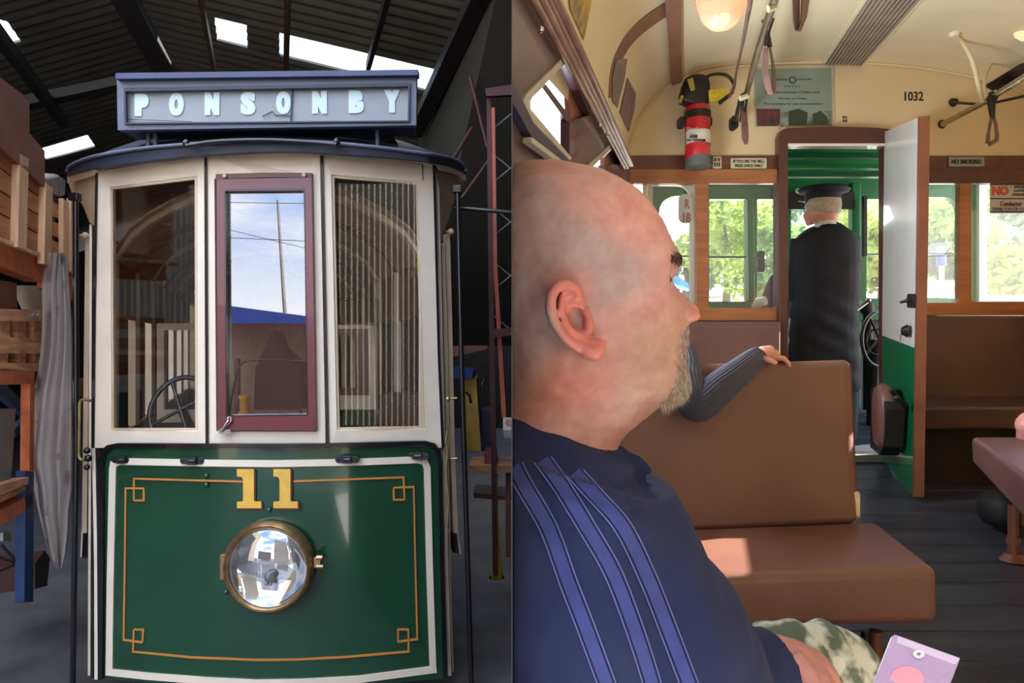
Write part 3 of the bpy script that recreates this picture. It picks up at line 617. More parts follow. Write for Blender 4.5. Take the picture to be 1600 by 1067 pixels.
def board(parent, a, b, off=0, th=.9, x0=-60, x1=66, mt=None, nm='deck_board'): rkp([(x0, a-3), (x1, a), (x1, b), (x0, b)], th, mt or m_plank3, nm, parent, off)
board(pl, 484, 502); board(pl, 528, 534)
for x in (-20, 8, 33, 58): rkp([(x-6, 501), (x+8, 502), (x+8, 529), (x-6, 529)], .5, m_plank3, 'block', pl, -.02)
p2 = thing('pallet', 'weathered wooden pallet directly on the orange beam, lower of the two', 'pallet', RK(30, 572))
board(p2, 535, 552); board(p2, 568, 580)
for x in (-20, 6, 34, 58): rkp([(x-4, 551), (x+7, 552), (x+6, 569), (x-4, 569)], .5, m_plank3, 'block', p2, -.02)
rkp([(-60, 640), (25, 638), (17, 758), (-60, 770)], .03, mat('dusty greenish glass sheet', (96, 104, 98), .3, var=.15), 'glass_sheet', own=True, label='dusty greenish sheet standing on the low rack shelf', cat='sheet', off=-.05)
rkp([(5, 832), (17, 832), (17, 845), (5, 845)], .08, mat('white carton', (190, 190, 188), .6), 'carton', own=True, label='tiny white carton in the dark bottom bay of the rack', cat='carton', off=-.3)
rkp([(55, 880), (70, 860), (78, 872), (74, 915), (55, 920)], .3, mat('dark red bin', (70, 34, 30), .5), 'crate', own=True, label='dark red crate on the floor under the hanging grey cloth', cat='crate', off=-.2)
mb = MB(); mb.tube([RK(-30, 862, -.1), RK(28, 880, -.1), RK(50, 868, -.1)], .01); mb.tube([RK(0, 850, -.1), RK(28, 880, -.1)], .01); mb.tube([RK(-30, 905, -.1), RK(28, 880, -.1)], .01); mb.build('trestle', mat('grey tube', (96, 96, 100), .5), own=True, label='thin grey folding trestle in the dark bottom bay of the rack', cat='trestle', smooth=50)
# grey cloth hanging over the rack end
hang = [(395, 76, 100), (440, 66, 106), (500, 66, 110), (560, 62, 111), (620, 50, 111), (680, 44, 111), (720, 41, 110), (760, 52, 110), (800, 60, 106), (840, 70, 104), (870, 78, 100), (888, 88, 96)]
rows = []
for y, a, b in catmull(hang, 4):
    row = []
    for i in range(31):
        t = i/30; x = lerp(a, b, t); fold = .05*math.sin(t*8+y*.003)+.012*math.sin(t*19+y*.009)
        row.append(P(x, y, 4.35+fold-.15*(y-395)/500))
    rows.append(row)
mb = MB(); mb.grid(rows, vec=(0, .012, 0)); mb.build('hanging_cloth', mat('stained grey cloth', (176, 168, 166), .9, scale=7, col2=(96, 84, 84), ramp=(.28, .42), bump=.15), own=True, smooth=70, label='long stained grey cloth hanging down the end of the rack', cat='cloth')
# ------------------------------------------------------------------ clutter to the right of the tram
m_scaf = mat('red oxide steel', (176, 84, 60), .5, var=.2)
m_scafd = mat('dark red oxide steel', (74, 34, 30), .6, var=.2)
sc = thing('scaffold_tower', 'red steel lattice tower standing right of the tram', 'scaffold', P(768, 900, 5.4))
def sb(poly, Y, th, mt, nm, par): mb = MB(); mb.pp(poly, Y, th); return mb.build(nm, mt, par)
sb([(768, 168), (773, 168), (777, 420), (791, 652), (784, 652), (771, 420)], 5.4, .03, m_scaf, 'upright', sc)
sb([(760, 140), (767, 140), (772, 500), (778, 900), (770, 900), (764, 500)], 5.6, .05, m_scafd, 'upright', sc)
sb([(758, 138), (800, 132), (800, 148), (760, 150)], 5.5, .05, m_scafd, 'top_rail', sc)
sb([(770, 514), (800, 512), (800, 524), (770, 527)], 5.3, .06, m_scafd, 'cross_rail', sc)
for k in range(8):
    y = 200+42*k; mb = MB(); mb.tube([P(772, y, 5.45), P(799, y+22*(1 if k % 2 else -1), 5.45)], .006, 6); mb.build('lattice_wire', mat('grey wire', (120, 116, 110), .5), sc)
for k, (a, b) in enumerate((((738, 200), (700, 262)), ((765, 250), (722, 310)), ((735, 120), (762, 230)))):
    mb = MB(); mb.tube([P(*a, 6.2), P(*b, 6.2)], .02, 6); mb.build('brace', m_scafd, sc)
mb = MB(); mb.tube([P(686, 322, 4.3), P(740, 327, 4.3), P(799, 332, 4.3)], .014, 8); mb.build('swing_arm', m_black, tram, smooth=60)
so_ = thing('socket_box', 'white switched socket box fixed to the red scaffold tower', 'socket', P(792, 684, 5.3))
sb([(786, 654), (799, 654), (799, 672), (786, 672)], 5.3, .08, mat('white plastic', (222, 220, 214), .4), 'box', so_); mb = MB(); mb.lathe([(0, -.01), (.025, -.01), (.03, 0), (0, 0)], P(795, 660, 5.3), (0, 1, 0), 16); mb.build('socket', mat('pinkish socket', (190, 140, 130), .5), so_)
sb([(786, 672), (799, 672), (799, 684), (788, 684)], 5.3, .06, mat('grey plug', (140, 140, 136), .5), 'plug', so_)
def slab(poly, Y, th, mt, nm, lb, cat): mb = MB(); mb.pp(poly, Y, th); return mb.build(nm, mt, own=True, label=lb, cat=cat, bevel=.004)
slab([(724, 590), (744, 590), (752, 705), (728, 705)], 6.6, .4, mat('yellow plywood', (196, 156, 70), .6), 'yellow_cabinet', 'yellow panelled cabinet right behind the black hand pole', 'cabinet')
slab([(706, 574), (740, 578), (738, 592), (708, 590)], 6.5, .4, mat('blue plastic', (36, 64, 130), .5), 'blue_crate', 'small blue crate on top of the yellow cabinet', 'crate')
slab([(757, 706), (776, 706), (776, 728), (757, 728)], 6.2, .3, mat('faded pink carton', (150, 74, 84), .6), 'pink_box', 'faded pink box on the cluttered workbench', 'box')
slab([(752, 640), (768, 640), (768, 705), (752, 705)], 6.8, .3, mat('slate blue bin', (56, 62, 84), .6), 'bin', 'slate blue bin beside the yellow cabinet', 'bin')
bn = thing('workbench', 'rough timber workbench in the dark right of the tram', 'bench', P(765, 860, 6.2))
sb([(732, 728), (799, 728), (799, 738), (736, 742)], 6.1, .5, m_plank3, 'top', bn); sb([(772, 740), (778, 740), (778, 810), (772, 810)], 6.2, .08, m_plank3, 'leg', bn); sb([(790, 738), (798, 738), (798, 870), (790, 870)], 6.2, .08, m_redbrown, 'leg', bn)
sb([(740, 770), (799, 776), (799, 782), (740, 778)], 6.3, .4, m_redbrown, 'shelf', bn)
mb = MB(); mb.lathe([(0.001, .62), (.012, .6), (.05, .0), (.07, 0), (0, 0)], P(776, 902, 5.7), (0, 0, 1), 20); mb.build('yellow_cone', mat('yellow cone plastic', (214, 176, 50), .5), own=True, smooth=50, label='slim yellow cone standing on the dark depot floor', cat='cone')
slab([(708, 480), (752, 488), (762, 492), (735, 500), (708, 490)], 9.5, .1, mat('pale roof strip', (160, 140, 116), .6), 'plank', 'pale roof strip in place of a translucent roof slit behind the right hand pole', 'plank')  # pale slab put in place of a bright translucent roof slit
slab([(700, 520), (762, 530), (762, 545), (700, 560)], 9.0, .4, m_redbrown, 'timber_bundle', 'brown timber bundle in the gloom behind the right hand pole', 'timber')
mb = MB(); mb.tube([P(757, 590, 5.9), P(754, 600, 5.9), P(757, 612, 5.9)], .008, 6); mb.tube([P(728, 612, 5.8), P(734, 618, 5.8), P(736, 630, 5.8)], .014, 6); mb.build('hook', m_chrome, own=True, label='bright metal hook hanging beside the red scaffold tower', cat='hook')
# ================================================================== the running tram's saloon (right of the dividing sheet)
m_crm = mat('cream lining board', (226, 206, 166), 0.5, var=0.03, scale=3)
m_ceil = mat('cream ceiling', (232, 220, 182), 0.5, var=0.04, scale=3)
m_wood = mat('varnished oak', (164, 102, 62), 0.35, var=0.16, scale=8, stretch=(.3, 1, 3), coat=.3)
m_woodd = mat('dark varnished rail', (98, 58, 46), 0.4, var=0.15, scale=8, stretch=(.3, 1, 3), coat=.2)
m_frame = mat('dark brown door frame', (84, 46, 38), 0.35, var=0.15, scale=6, coat=.3)
m_rib = mat('brown ceiling rib', (140, 98, 78), 0.45, var=0.15, scale=6)
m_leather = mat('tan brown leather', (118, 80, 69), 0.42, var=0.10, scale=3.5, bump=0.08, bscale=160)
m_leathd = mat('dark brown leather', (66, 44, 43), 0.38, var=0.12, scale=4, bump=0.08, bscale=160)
m_vgreen = mat('bright green platform paint', (24, 116, 66), 0.3, var=0.12, scale=4, coat=.3)
m_vgreend = mat('dark green platform paint', (18, 84, 62), 0.4, var=0.15, scale=5)
m_white = mat('gloss white paint', (232, 230, 222), 0.25, var=0.03, coat=.4)
m_floorb = mat('worn grey floorboards', (60, 62, 74), 0.35, var=0.3, scale=5, stretch=(.25, 2, 1), bump=.25, bscale=30)
m_iron = mat('black iron', (24, 22, 22), 0.45, var=.2)
m_pipe = mat('brown painted pipe', (104, 62, 48), 0.4)
m_rail = mat('worn steel rail', (170, 160, 138), 0.25, metal=.9, var=.15, scale=20)
m_wglass = glass('saloon window glass', 0.05, dirt_haze=.03)  # milky share imitates the hazy, washed-out daylight outside
YE = 4.1; YV = 5.35
def floorZ(Y): return 0.9+0.153*Y
mb = MB()
ft = 0.02
# floor boards run across the car
y = 0.5; k = 0
fl = MB()
while y < YV:
    y2 = y+0.165; a = y+.003; b = y2-.003
    xa = .006 if True else 0
    fl.prism([V((0.001, a, floorZ(a))), V((4.6, a, floorZ(a)-.0)), V((4.6, b, floorZ(b))), V((0.001, b, floorZ(b)))], (0, 0, -.03)); y = y2
fl.build('floor', m_floorb, kind='structure', bevel=.002)
mb = MB(); mb.prism([V((0.001, .4, floorZ(.4)-.03)), V((4.6, .4, floorZ(.4)-.03)), V((4.6, YV, floorZ(YV)-.03)), V((0.001, YV, floorZ(YV)-.03))], (0, 0, -.1)); mb.build('floor', m_dark, kind='structure')

ARCH = catmull([(978, 260), (984, 225), (995, 190), (1012, 162), (1035, 140), (1065, 122), (1110, 108), (1170, 101), (1240, 97), (1320, 97), (1400, 101), (1480, 112), (1550, 128), (1620, 152), (1680, 185), (1715, 230), (1722, 262)], 5)
# end wall above the windows, with the doorway cut out of it
# end wall: cream top board
top = [(x, y) for x, y in ARCH]+[(1722, 246), (1402, 246), (1402, 215), (1225, 215), (1225, 246), (978, 246)]
mb = MB(); mb.pp([top], YE, .03); mb.build('wall_end', m_crm, kind='structure')
def wpp(loops, Y, th, mt, nm, kind='structure', parent=None, **kw):
    mb = MB(); mb.pp(loops, Y, th); return mb.build(nm, mt, parent, kind=kind if parent is None else None, **kw)
wpp([(975, 243), (1222, 243), (1222, 266), (975, 266)], YE-.02, .04, m_woodd, 'trim_1', bevel=.003)
wpp([(975, 264), (1222, 264), (1222, 286), (975, 286)], YE-.03, .05, m_wood, 'trim_2', bevel=.003)
wpp([(1430, 243), (1722, 243), (1722, 266), (1430, 266)], YE-.02, .04, m_woodd, 'trim_3', bevel=.003)
wpp([(1430, 264), (1722, 264), (1722, 286), (1430, 286)], YE-.03, .05, m_frame, 'trim_4', bevel=.003)
# window frames of the end wall
wf1 = wpp([[(975, 283), (1220, 283), (1220, 501), (975, 501)], rrect(985, 287, 1088, 484, 6), rrect(1107, 285, 1215, 481, 5)], YE-.02, .045, m_wood, 'window_8', bevel=.003)
wf2 = wpp([[(1430, 283), (1722, 283), (1722, 492), (1430, 492)], rrect(1435, 285, 1500, 473, 4, rs=(0, 4, 8, 0)), rrect(1518, 283, 1715, 471, 6)], YE-.02, .045, m_wood, 'window_9', bevel=.003)
wpp([(1005, 285), (1011, 285), (1011, 484), (1005, 484)], YE, .02, m_cream, 'trim_5')
for pl_, par in (([(984, 286), (1090, 286), (1090, 485), (984, 485)], wf1), ([(1106, 284), (1216, 284), (1216, 482), (1106, 482)], wf1), ([(1434, 284), (1501, 284), (1501, 474), (1434, 474)], wf2), ([(1517, 282), (1716, 282), (1716, 472), (1517, 472)], wf2)):
    wpp(pl_, YE+.012, .004, m_wglass, 'pane', parent=par)
wpp([(975, 499), (1222, 499), (1222, 740), (975, 740)], YE, .04, m_woodd, 'wall_end')
wpp([(1430, 490), (1722, 490), (1722, 780), (1430, 780)], YE, .04, m_dark, 'wall_end')
# doorway frame
hd = [(1217, 212), (1221, 203), (1230, 200), (1300, 197), (1370, 199), (1396, 202), (1402, 207), (1402, 214), (1383, 230), (1383, 226), (1232, 226), (1232, 730), (1218, 730)]
wpp([hd], YE-.06, .10, m_frame, 'door_1', bevel=.006)
wpp([(1384, 222), (1394, 222), (1394, 740), (1384, 740)], YE-.03, .08, m_frame, 'trim_6')
wpp([(1232, 224), (1383, 224), (1383, 227.5), (1232, 227.5)], YE-.07, .01, m_cream, 'trim_7')
wpp([(1340, 722), (1384, 722), (1384, 712), (1232, 712), (1232, 722)], YE-.02, .06, mat('worn door sill', (150, 146, 134), .4, metal=.5), 'trim_8')
# ceiling, extruded back towards the camera
def cg(s, off=0): return [P(x, y, YE)-DR*s-V((0, 0, off)) for x, y in ARCH]
mb = MB(); mb.grid([cg(s) for s in (-.02, .6, 1.2, 1.8, 2.4, 3.1, 3.8, 4.6, 5.5)], vec=(0, 0, .03)); 
mb.build('ceiling', m_ceil, kind='structure', smooth=50, cutx=.0006)
# mouldings around the roof end
mb = MB(); mb.tube([p+V((0, -.012, -.008)) for p in cg(0)], .010, 6); mb.build('trim_9', m_crm, kind='structure', smooth=60)
def on_ceiling(px, py, off=0.0):
    """point of the ceiling skin (flat crown) that appears at px, py"""
    best = None; d = V(((px-800)/F, 1, (533.5-py)/F))
    lo, hi = .5, 4.3
    prev = None
    for i in range(400):
        Y = lo+(hi-lo)*i/399; p = V((0, 0, CZ))+d*Y; s = (YE-Y); q = p+DR*s     # slide along the car to the end wall
        ax = 800+(q.x)/YE*F; az = 533.5-(q.z-CZ)/YE*F
        yy = interp([(a, b) for a, b in ARCH[6:-6]], ax); f = az-yy
        if prev is not None and prev*f <= 0 and abs(f) < 60: best = p
        prev = f
    return (best or P(px, py, 3))-V((0, 0, off))
# ventilator grille along the crown
g1 = [on_ceiling(x, y, .006) for x, y in ((1290, 95.5), (1352, 0), (1375, -40), (1465, -40), (1431, 0), (1347, 97))]
vt = thing('ceiling_vent', 'long ribbed grey ventilator grille set in the cream ceiling', 'vent', sum(g1, V())/6)
mb = MB(); mb.prism([on_ceiling(x, y, .003) for x, y in ((1283, 95.5), (1347, 0), (1368, -40), (1476, -40), (1438, 0), (1353, 97))], (0, 0, -.012)); mb.build('frame', m_ceil, vt)
mb = MB(); mb.prism(g1, (0, 0, -.014)); mb.build('backing', mat('vent backing grey', (112, 98, 84), .7), vt)  # backing in a darker grey than the slats
mb = MB()
for k in range(11):
    t = (k+.3)/11; t2 = (k+.75)/11
    q = [on_ceiling(lerp(a[0], b[0], tt), lerp(a[1], b[1], tt), .022) for a, b, tt in (((1290, 95.5), (1347, 97), t), ((1375, -40), (1465, -40), t), ((1375, -40), (1465, -40), t2), ((1290, 95.5), (1347, 97), t2))]
    mb.prism(q, (0, 0, -.006))
mb.build('slats', mat('vent slat grey', (168, 152, 128), .5), vt)
# ceiling beam and curved rib
mb = MB(); a0, a1 = on_ceiling(1043, 0, .0), on_ceiling(1067, 0, 0); b0, b1 = P(1050, 126, YE-.03), P(1066, 120, YE-.03)
mb.ribbon([a0-DR*.6, b0], [a1-DR*.6, b1], (0, 0, -.035)); mb.build('trim_10', m_rib, kind='structure', bevel=.004)
from mathutils.bvhtree import BVHTree
_rows = [cg(q) for q in (0, .6, 1.2, 1.8, 2.4, 3.1, 3.8, 4.6, 5.5)]; _c = len(_rows[0])
CB = BVHTree.FromPolygons([p for r in _rows for p in r], [(i*_c+j, i*_c+j+1, (i+1)*_c+j+1, (i+1)*_c+j) for i in range(len(_rows)-1) for j in range(_c-1)])
def CE(px, py, off=.0):
    d = V(((px-800)/F, 1, (533.5-py)/F)).normalized(); h = CB.ray_cast(V((0, 0, CZ)), d)
    return (h[0]-d*off) if h[0] is not None else P(px, py, 3.0)
mb = MB(); A = [CE(x, y, .012) for x, y in catmull([(951, 152), (953, 120), (960, 90), (975, 60), (1000, 32), (1030, 10), (1046, 2)], 5)]; B = [CE(x, y, .012) for x, y in catmull([(960, 152), (963, 122), (973, 92), (990, 64), (1014, 42), (1038, 25), (1050, 18)], 5)]
mb.ribbon(A, B, V((.0, .03, 0.0))); mb.build('trim_11', m_rib, kind='structure', bevel=.003)

# left side of the saloon
WO = V((0, 1.39, 0)); WN = V((1, -.28, 0)).normalized()
def WL(x, y, off=0.0): return ray_plane(x, y, WO+WN*off, WN)
def wlp(loops, th, mt, name, parent=None, off=0.0, **kw):
    if not isinstance(loops[0][0], (list, tuple)): loops = [loops]
    mb = MB(); mb.prism([[WL(x, y, off) for x, y in l] for l in loops], -WN*th); return mb.build(name, mt, parent, kind=('structure' if parent is None else None), cutx=.0006, **kw)
m_purp = mat('purplish mahogany panel', (92, 66, 78), .4, var=.12, scale=3, coat=.3)  # one even purplish brown for the whole wall
m_rails = mat('worn mahogany moulding', (150, 112, 100), .3, var=.2, scale=10, coat=.4)
clr = [(824, 166), (884, 92), (893, 108), (890, 240)]
hole1 = [(821, 158), (826, 150), (884, 92), (921, 180), (890, 190), (890, 242), (884, 238), (826, 182), (822, 172)]
hole2 = [(922, 268), (922, 262), (960, 224), (975, 250), (975, 256), (945, 258), (944, 290), (924, 282)]
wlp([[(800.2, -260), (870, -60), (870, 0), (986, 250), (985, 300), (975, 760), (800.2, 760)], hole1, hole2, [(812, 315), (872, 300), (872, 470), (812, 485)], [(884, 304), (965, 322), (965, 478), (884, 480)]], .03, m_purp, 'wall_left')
wlp([[(817, 158), (823, 147), (886, 84), (890, 92), (832, 152), (829, 158), (829, 170), (893, 246), (890, 254), (823, 184)]], .012, mat('pale window bead', (190, 186, 176), .4), 'window_10', off=.008)
wlp([(884, 92), (890, 100), (922, 178), (922, 190), (892, 190), (890, 140)], .02, mat('plain reddish panel', (150, 96, 78), .5, var=.2), 'trim_12', off=-.03)  # reddish base colour, shared with the second window's panel
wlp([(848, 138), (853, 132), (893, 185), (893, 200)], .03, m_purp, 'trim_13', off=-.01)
wlp([[(918, 268), (920, 258), (961, 218), (981, 256), (976, 258), (959, 228), (925, 262), (924, 286), (918, 282)]], .012, mat('pale window bead', (190, 186, 176), .4), 'window_11', off=.008)
wlp([(944, 246), (963, 226), (978, 254), (975, 262), (944, 262)], .02, mat('plain reddish panel', (150, 96, 78), .5), 'trim_14', off=-.03)
wlp([(801, 125), (801, 160), (830, 212), (890, 262), (892, 252), (834, 192)], .03, mat('dark blue sill', (62, 60, 92), .4), 'trim_15', off=.02)
wlp([(831, 214), (888, 258), (892, 264), (888, 266), (830, 222)], .02, mat('pale window bead', (190, 186, 176), .4), 'trim_16', off=.03)
wlp([(801, -80), (812, -80), (978, 262), (985, 262), (985, 250), (985, 248), (840, -80)], .02, m_woodd, 'trim_17', off=.004)
for a, b, r, off in (((834, 0), (976, 262), .010, .018), ((846, 0), (980, 261), .013, .026), ((857, 0), (983, 258), .010, .036), ((870, 0), (987, 257), .014, .048)):
    mb = MB(); mb.tube([WL(a[0]-(b[0]-a[0])*.3, a[1]-(b[1]-a[1])*.3, off), WL(a[0], a[1], off), WL(b[0], b[1], off)], r, 8); mb.build('trim_17', m_rails, kind='structure', smooth=60, cutx=.0006)
for x, y in ((845, 46), (937, 195), (949, 209), (800.9, 150)):
    if x > 802: mb = MB(); mb.ball(WL(x, y, .05), .008); mb.build('screw_knob', m_chrome, own=True, smooth=60, label='small shiny screw head on the left wall moulding near the %s' % {46: 'top of the picture', 195: 'second clerestory window', 209: 'corner of the saloon'}[y], cat='screw')
def cove(x, y, k=0.0):      # the curved cove above the left wall: posters sit on it
    return CE(x, y, .006+k)
def poster(poly, cols, lab):
    t = thing('advert_card', lab, 'poster', cove(*poly[0])); mb = MB(); mb.prism([cove(x, y) for x, y in poly], V((.003, -.003, -.002))); mb.build('card', mat('card '+str(cols[0]), cols[0], .4, var=.25, scale=14, col2=cols[1]), t); return t
p1 = poster([(886, -30), (925, -30), (922, 10), (911, 62), (890, 14)], [(206, 172, 60), (120, 108, 100)], 'yellow and grey advert card on the cove, nearest the top of the picture')
p2_ = poster([(962, 92), (979, 92), (976, 118), (964, 168), (956, 158), (956, 118)], [(150, 140, 128), (110, 100, 100)], 'grey advert card with torn pattern on the cove behind the brown rib')
p3 = poster([(980, 122), (993, 146), (991, 168), (982, 206), (968, 176), (976, 142)], [(150, 116, 112), (104, 88, 110)], 'brown and violet advert card nearest the corner of the saloon')
# right-hand side wall and rear bulkhead of the saloon, outside the picture, with their windows
RW = lambda s, z: V((3.80, YE, z))-V((DR.x, DR.y, 0))*s
mb = MB(); lo = []; 
holesR = [[RW(s0, 1.75), RW(s0+.75, 1.75), RW(s0+.75, 2.55), RW(s0, 2.55)] for s0 in (.03, 1.9, 2.8, 3.7)]
# unseen opening added and shaped to cast the sun patch on the front seat
def to_wall(x, y, z):
    p = V((x, y, z)); n = V((1, -DR.x, 0)); t = (RW(0, 0)-p).dot(n)/SUN_DIR.dot(n); return p+SUN_DIR*t
def cush(x, y): return ray_plane(x, y, V((0, 0, 1.652)), V((0, 0, 1)))
holesR += [[to_wall(*cush(x, y)) for x, y in ((1090, 832), (1170, 836), (1172, 905), (1128, 893), (1080, 862))]]
for (sa, sb2, hh) in ((-.02, .8, holesR[:1]), (.8, 1.85, holesR[-1:]), (1.85, 2.7, holesR[1:2]), (2.7, 3.6, holesR[2:3]), (3.6, 5.5, holesR[3:4])):
    mb.prism([[RW(sa, .2), RW(sb2, .2), RW(sb2, 3.6), RW(sa, 3.6)]]+hh, (.01, 0, 0)); mb.build('wall_right', m_crm, kind='structure')
m_lightblock = mat('brown light blocking blind', (70, 56, 44), .8)  # blinds added out of view to keep light off the saloon's right
for i, h in enumerate(holesR[:-1]):
    mb = MB(); mb.prism([q+V((.012, 0, 0)) for q in h], (.004, 0, 0)); mb.build('window_%d' % (13+i), m_lightblock, kind='structure')
mb = MB(); mb.prism([[V((.30, -1.35, .3)), V((2.4, -1.35, .3)), V((2.4, -1.35, 3.8)), V((.30, -1.35, 3.8))], [V((.5, -1.35, 1.9)), V((1.2, -1.35, 1.9)), V((1.2, -1.35, 2.7)), V((.5, -1.35, 2.7))]], (0, -.04, 0)); mb.build('wall_rear', m_crm, kind='structure')
# left window frames catching the light near the corner
mb = MB(); mb.tube([WL(992, 270, .04), WL(984, 300, .04)], .004); 

# ------------------------------------------------------------------ front platform beyond the end wall
fw = [(940, 215), (1760, 215), (1760, 760), (940, 760)]
holes = [rrect(1030, 306, 1092, 466, 10, rs=(26, 4, 4, 4)), rrect(1108, 311, 1166, 471, 2), rrect(1183, 311, 1228, 471, 2), rrect(1236, 309, 1336, 471, 3), rrect(1354, 311, 1395, 466, 3),
         rrect(1436, 308, 1499, 466, 6, rs=(2, 24, 5, 2)), rrect(1533, 285, 1720, 466, 6), [(960, 285), (1012, 285), (1012, 484), (960, 484)]]
pf = MB(); pf.pp([fw]+holes, YV, .06, m=0); pf = pf.build('wall_platform', m_vgreen, kind='structure', bevel=.004)
for h in holes[:-1]: wpp(h, YV+.03, .004, m_wglass, 'pane', parent=pf)
for (a, b, c, d) in ((1012, 1093, 399, 401.5), (1108, 1166, 400, 403), (1354, 1395, 396, 398.5), (1436, 1499, 395, 398)):
    wpp([(a, c), (b, c), (b, d), (a, d)], YV-.02, .02, mat('grey guard rail', (96, 112, 108), .4), 'trim_18')
wpp([(1215, 300), (1336, 300), (1336, 327), (1215, 327)], YV-.08, .03, m_iron, 'trim_19')
wpp([[(1530, 283), (1725, 283), (1725, 472), (1530, 472)], rrect(1542, 292, 1712, 461, 5)], YV-.05, .04, m_white, 'window_12')
for y0, y1, dy, mt in ((256, 263, .10, m_vgreen), (268, 276, .14, m_vgreend), (238, 247, .04, m_vgreend)):
    wpp([(1225, y0), (1400, y0), (1400, y1), (1225, y1)], YV-dy-.3, .06, mt, 'beam_1', bevel=.004)
wpp([(1332, 285), (1345, 285), (1345, 640), (1330, 640)], YV-.06, .07, m_vgreen, 'column_1', bevel=.006)
wpp([(1168, 311), (1178, 311), (1180, 470), (1170, 470)], YV-.05, .05, m_vgreen, 'column_2', bevel=.006)
wpp([(1350, 306), (1355, 306), (1355, 400), (1350, 400)], YV-.14, .03, m_iron, 'column_3')
mb = MB(); mb.prism([P(940, 215, YV), P(1760, 215, YV), V((P(1760, 215, YE).x, YE+.05, P(0, 180, YE).z)), V((P(940, 215, YE).x, YE+.05, P(0, 180, YE).z))], (0, 0, .03)); mb.build('ceiling', m_vgreen, kind='structure')
# white door edge of the platform seen through the first window
wpp([[(1012, 287), (1088, 287), (1094, 300), (1096, 484), (1012, 484)], rrect(1020, 289, 1079, 484, 8, rs=(2, 20, 2, 2))], YE+.35, .04, m_white, 'door_2')
st = thing('sticker', 'oval pale sticker with red characters on the glass at the end of the saloon', 'sticker', P(1070, 350, YE+.3))
mb = MB(); mb.pp(rrect(1060, 303, 1082, 349, 9), YE+.30, .002); mb.build('disc', mat('pale sticker', (214, 222, 214), .5), st)
m_redt = mat('red lettering', (176, 50, 60), .5)
text_fit('R', 1070, 311, 1078, 326, YE+.295, m_redt, st, 'lettering', bold=.03); text_fit('18', 1067, 332, 1079, 348, YE+.295, m_redt, st, 'lettering', bold=.03)
# outside: ground, hedge line, pale kerb, banner
m_leaf = None
# ------------------------------------------------------------------ furniture and fittings of the saloon
def loft(mb, secs, n=28, m=0, p=2.3, cap=True):
    """closed body through horizontal sections (py, xl, xr, depth centre, half depth)"""
    rows = []
    for s in secs:
        y, xl, xr, Yc, h = s[:5]; cx = (xl+xr)/2; row = []
        for k in range(n):
            a = 2*math.pi*k/n; c = math.cos(a); q = math.sin(a); r = (abs(c)**p+abs(q)**p)**(-1/p)
            X = (cx-800)/F*Yc+c*r*(xr-xl)/2/F*Yc; row.append(V((X, Yc+q*r*h, CZ+(533.5-y)/F*Yc)))
        rows.append(row)
    b = len(mb.v); mb.grid(rows, m, closed=True)
    if cap: mb.f.append(tuple(b+k for k in range(n))); mb.f.append(tuple(b+(len(rows)-1)*n+k for k in reversed(range(n)))); mb.m += [m, m]
    return mb
def hexa(mb, f4, b4, m=0):
    """six-sided block: front corners then back corners (tl, tr, br, bl), each (px, py, Y)"""
    vs = [P(*q) for q in list(f4)+list(b4)]
    return mb.add(vs, [(3, 2, 1, 0), (4, 5, 6, 7), (0, 1, 5, 4), (2, 3, 7, 6), (1, 2, 6, 5), (3, 0, 4, 7)], m)
def cushion(name, f4, b4, mt, parent, bev=.035, **kw):
    mb = MB(); hexa(mb, f4, b4); o = mb.build(name, mt, parent, smooth=180, **kw)
    b = o.modifiers.new('bevel', 'BEVEL'); b.width = bev; b.segments = 5; b.limit_method = 'NONE'
    o.data.polygons.foreach_set('use_smooth', [True]*len(o.data.polygons)); o.data.set_sharp_from_angle(angle=math.pi)
    wn = o.modifiers.new('wn', 'WEIGHTED_NORMAL'); wn.keep_sharp = False
    return o
# front transverse seat, facing the camera
s1 = thing('leather_bench', 'tan brown leather tram seat facing the camera, sunlit patch on its cushion', 'seat', V((.95, 2.1, floorZ(2.1))))
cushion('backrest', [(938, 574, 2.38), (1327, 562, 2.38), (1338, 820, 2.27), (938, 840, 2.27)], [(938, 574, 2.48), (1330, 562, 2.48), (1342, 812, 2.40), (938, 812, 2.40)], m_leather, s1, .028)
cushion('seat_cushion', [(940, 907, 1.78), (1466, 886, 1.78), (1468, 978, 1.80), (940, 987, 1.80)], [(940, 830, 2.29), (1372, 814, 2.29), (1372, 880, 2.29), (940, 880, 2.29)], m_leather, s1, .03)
mb = MB(); mb.pp(rrect(1334, 768, 1344, 814, 4), 2.3, .03); mb.build('side_bracket', m_rail, s1, bevel=.004)
for x, y, Y in ((1368, 985, 1.95),):
    mb = MB(); top_ = P(x, y, Y); mb.tube([top_, V((top_.x, top_.y, floorZ(Y)))], .018, 12); mb.build('leg', m_pipe, s1, smooth=60)
mb = MB(); a = P(1352, 985, 2.15); mb.tube([a, V((a.x, a.y, floorZ(2.15)))], .014, 10); mb.build('leg', m_iron, s1, smooth=60)
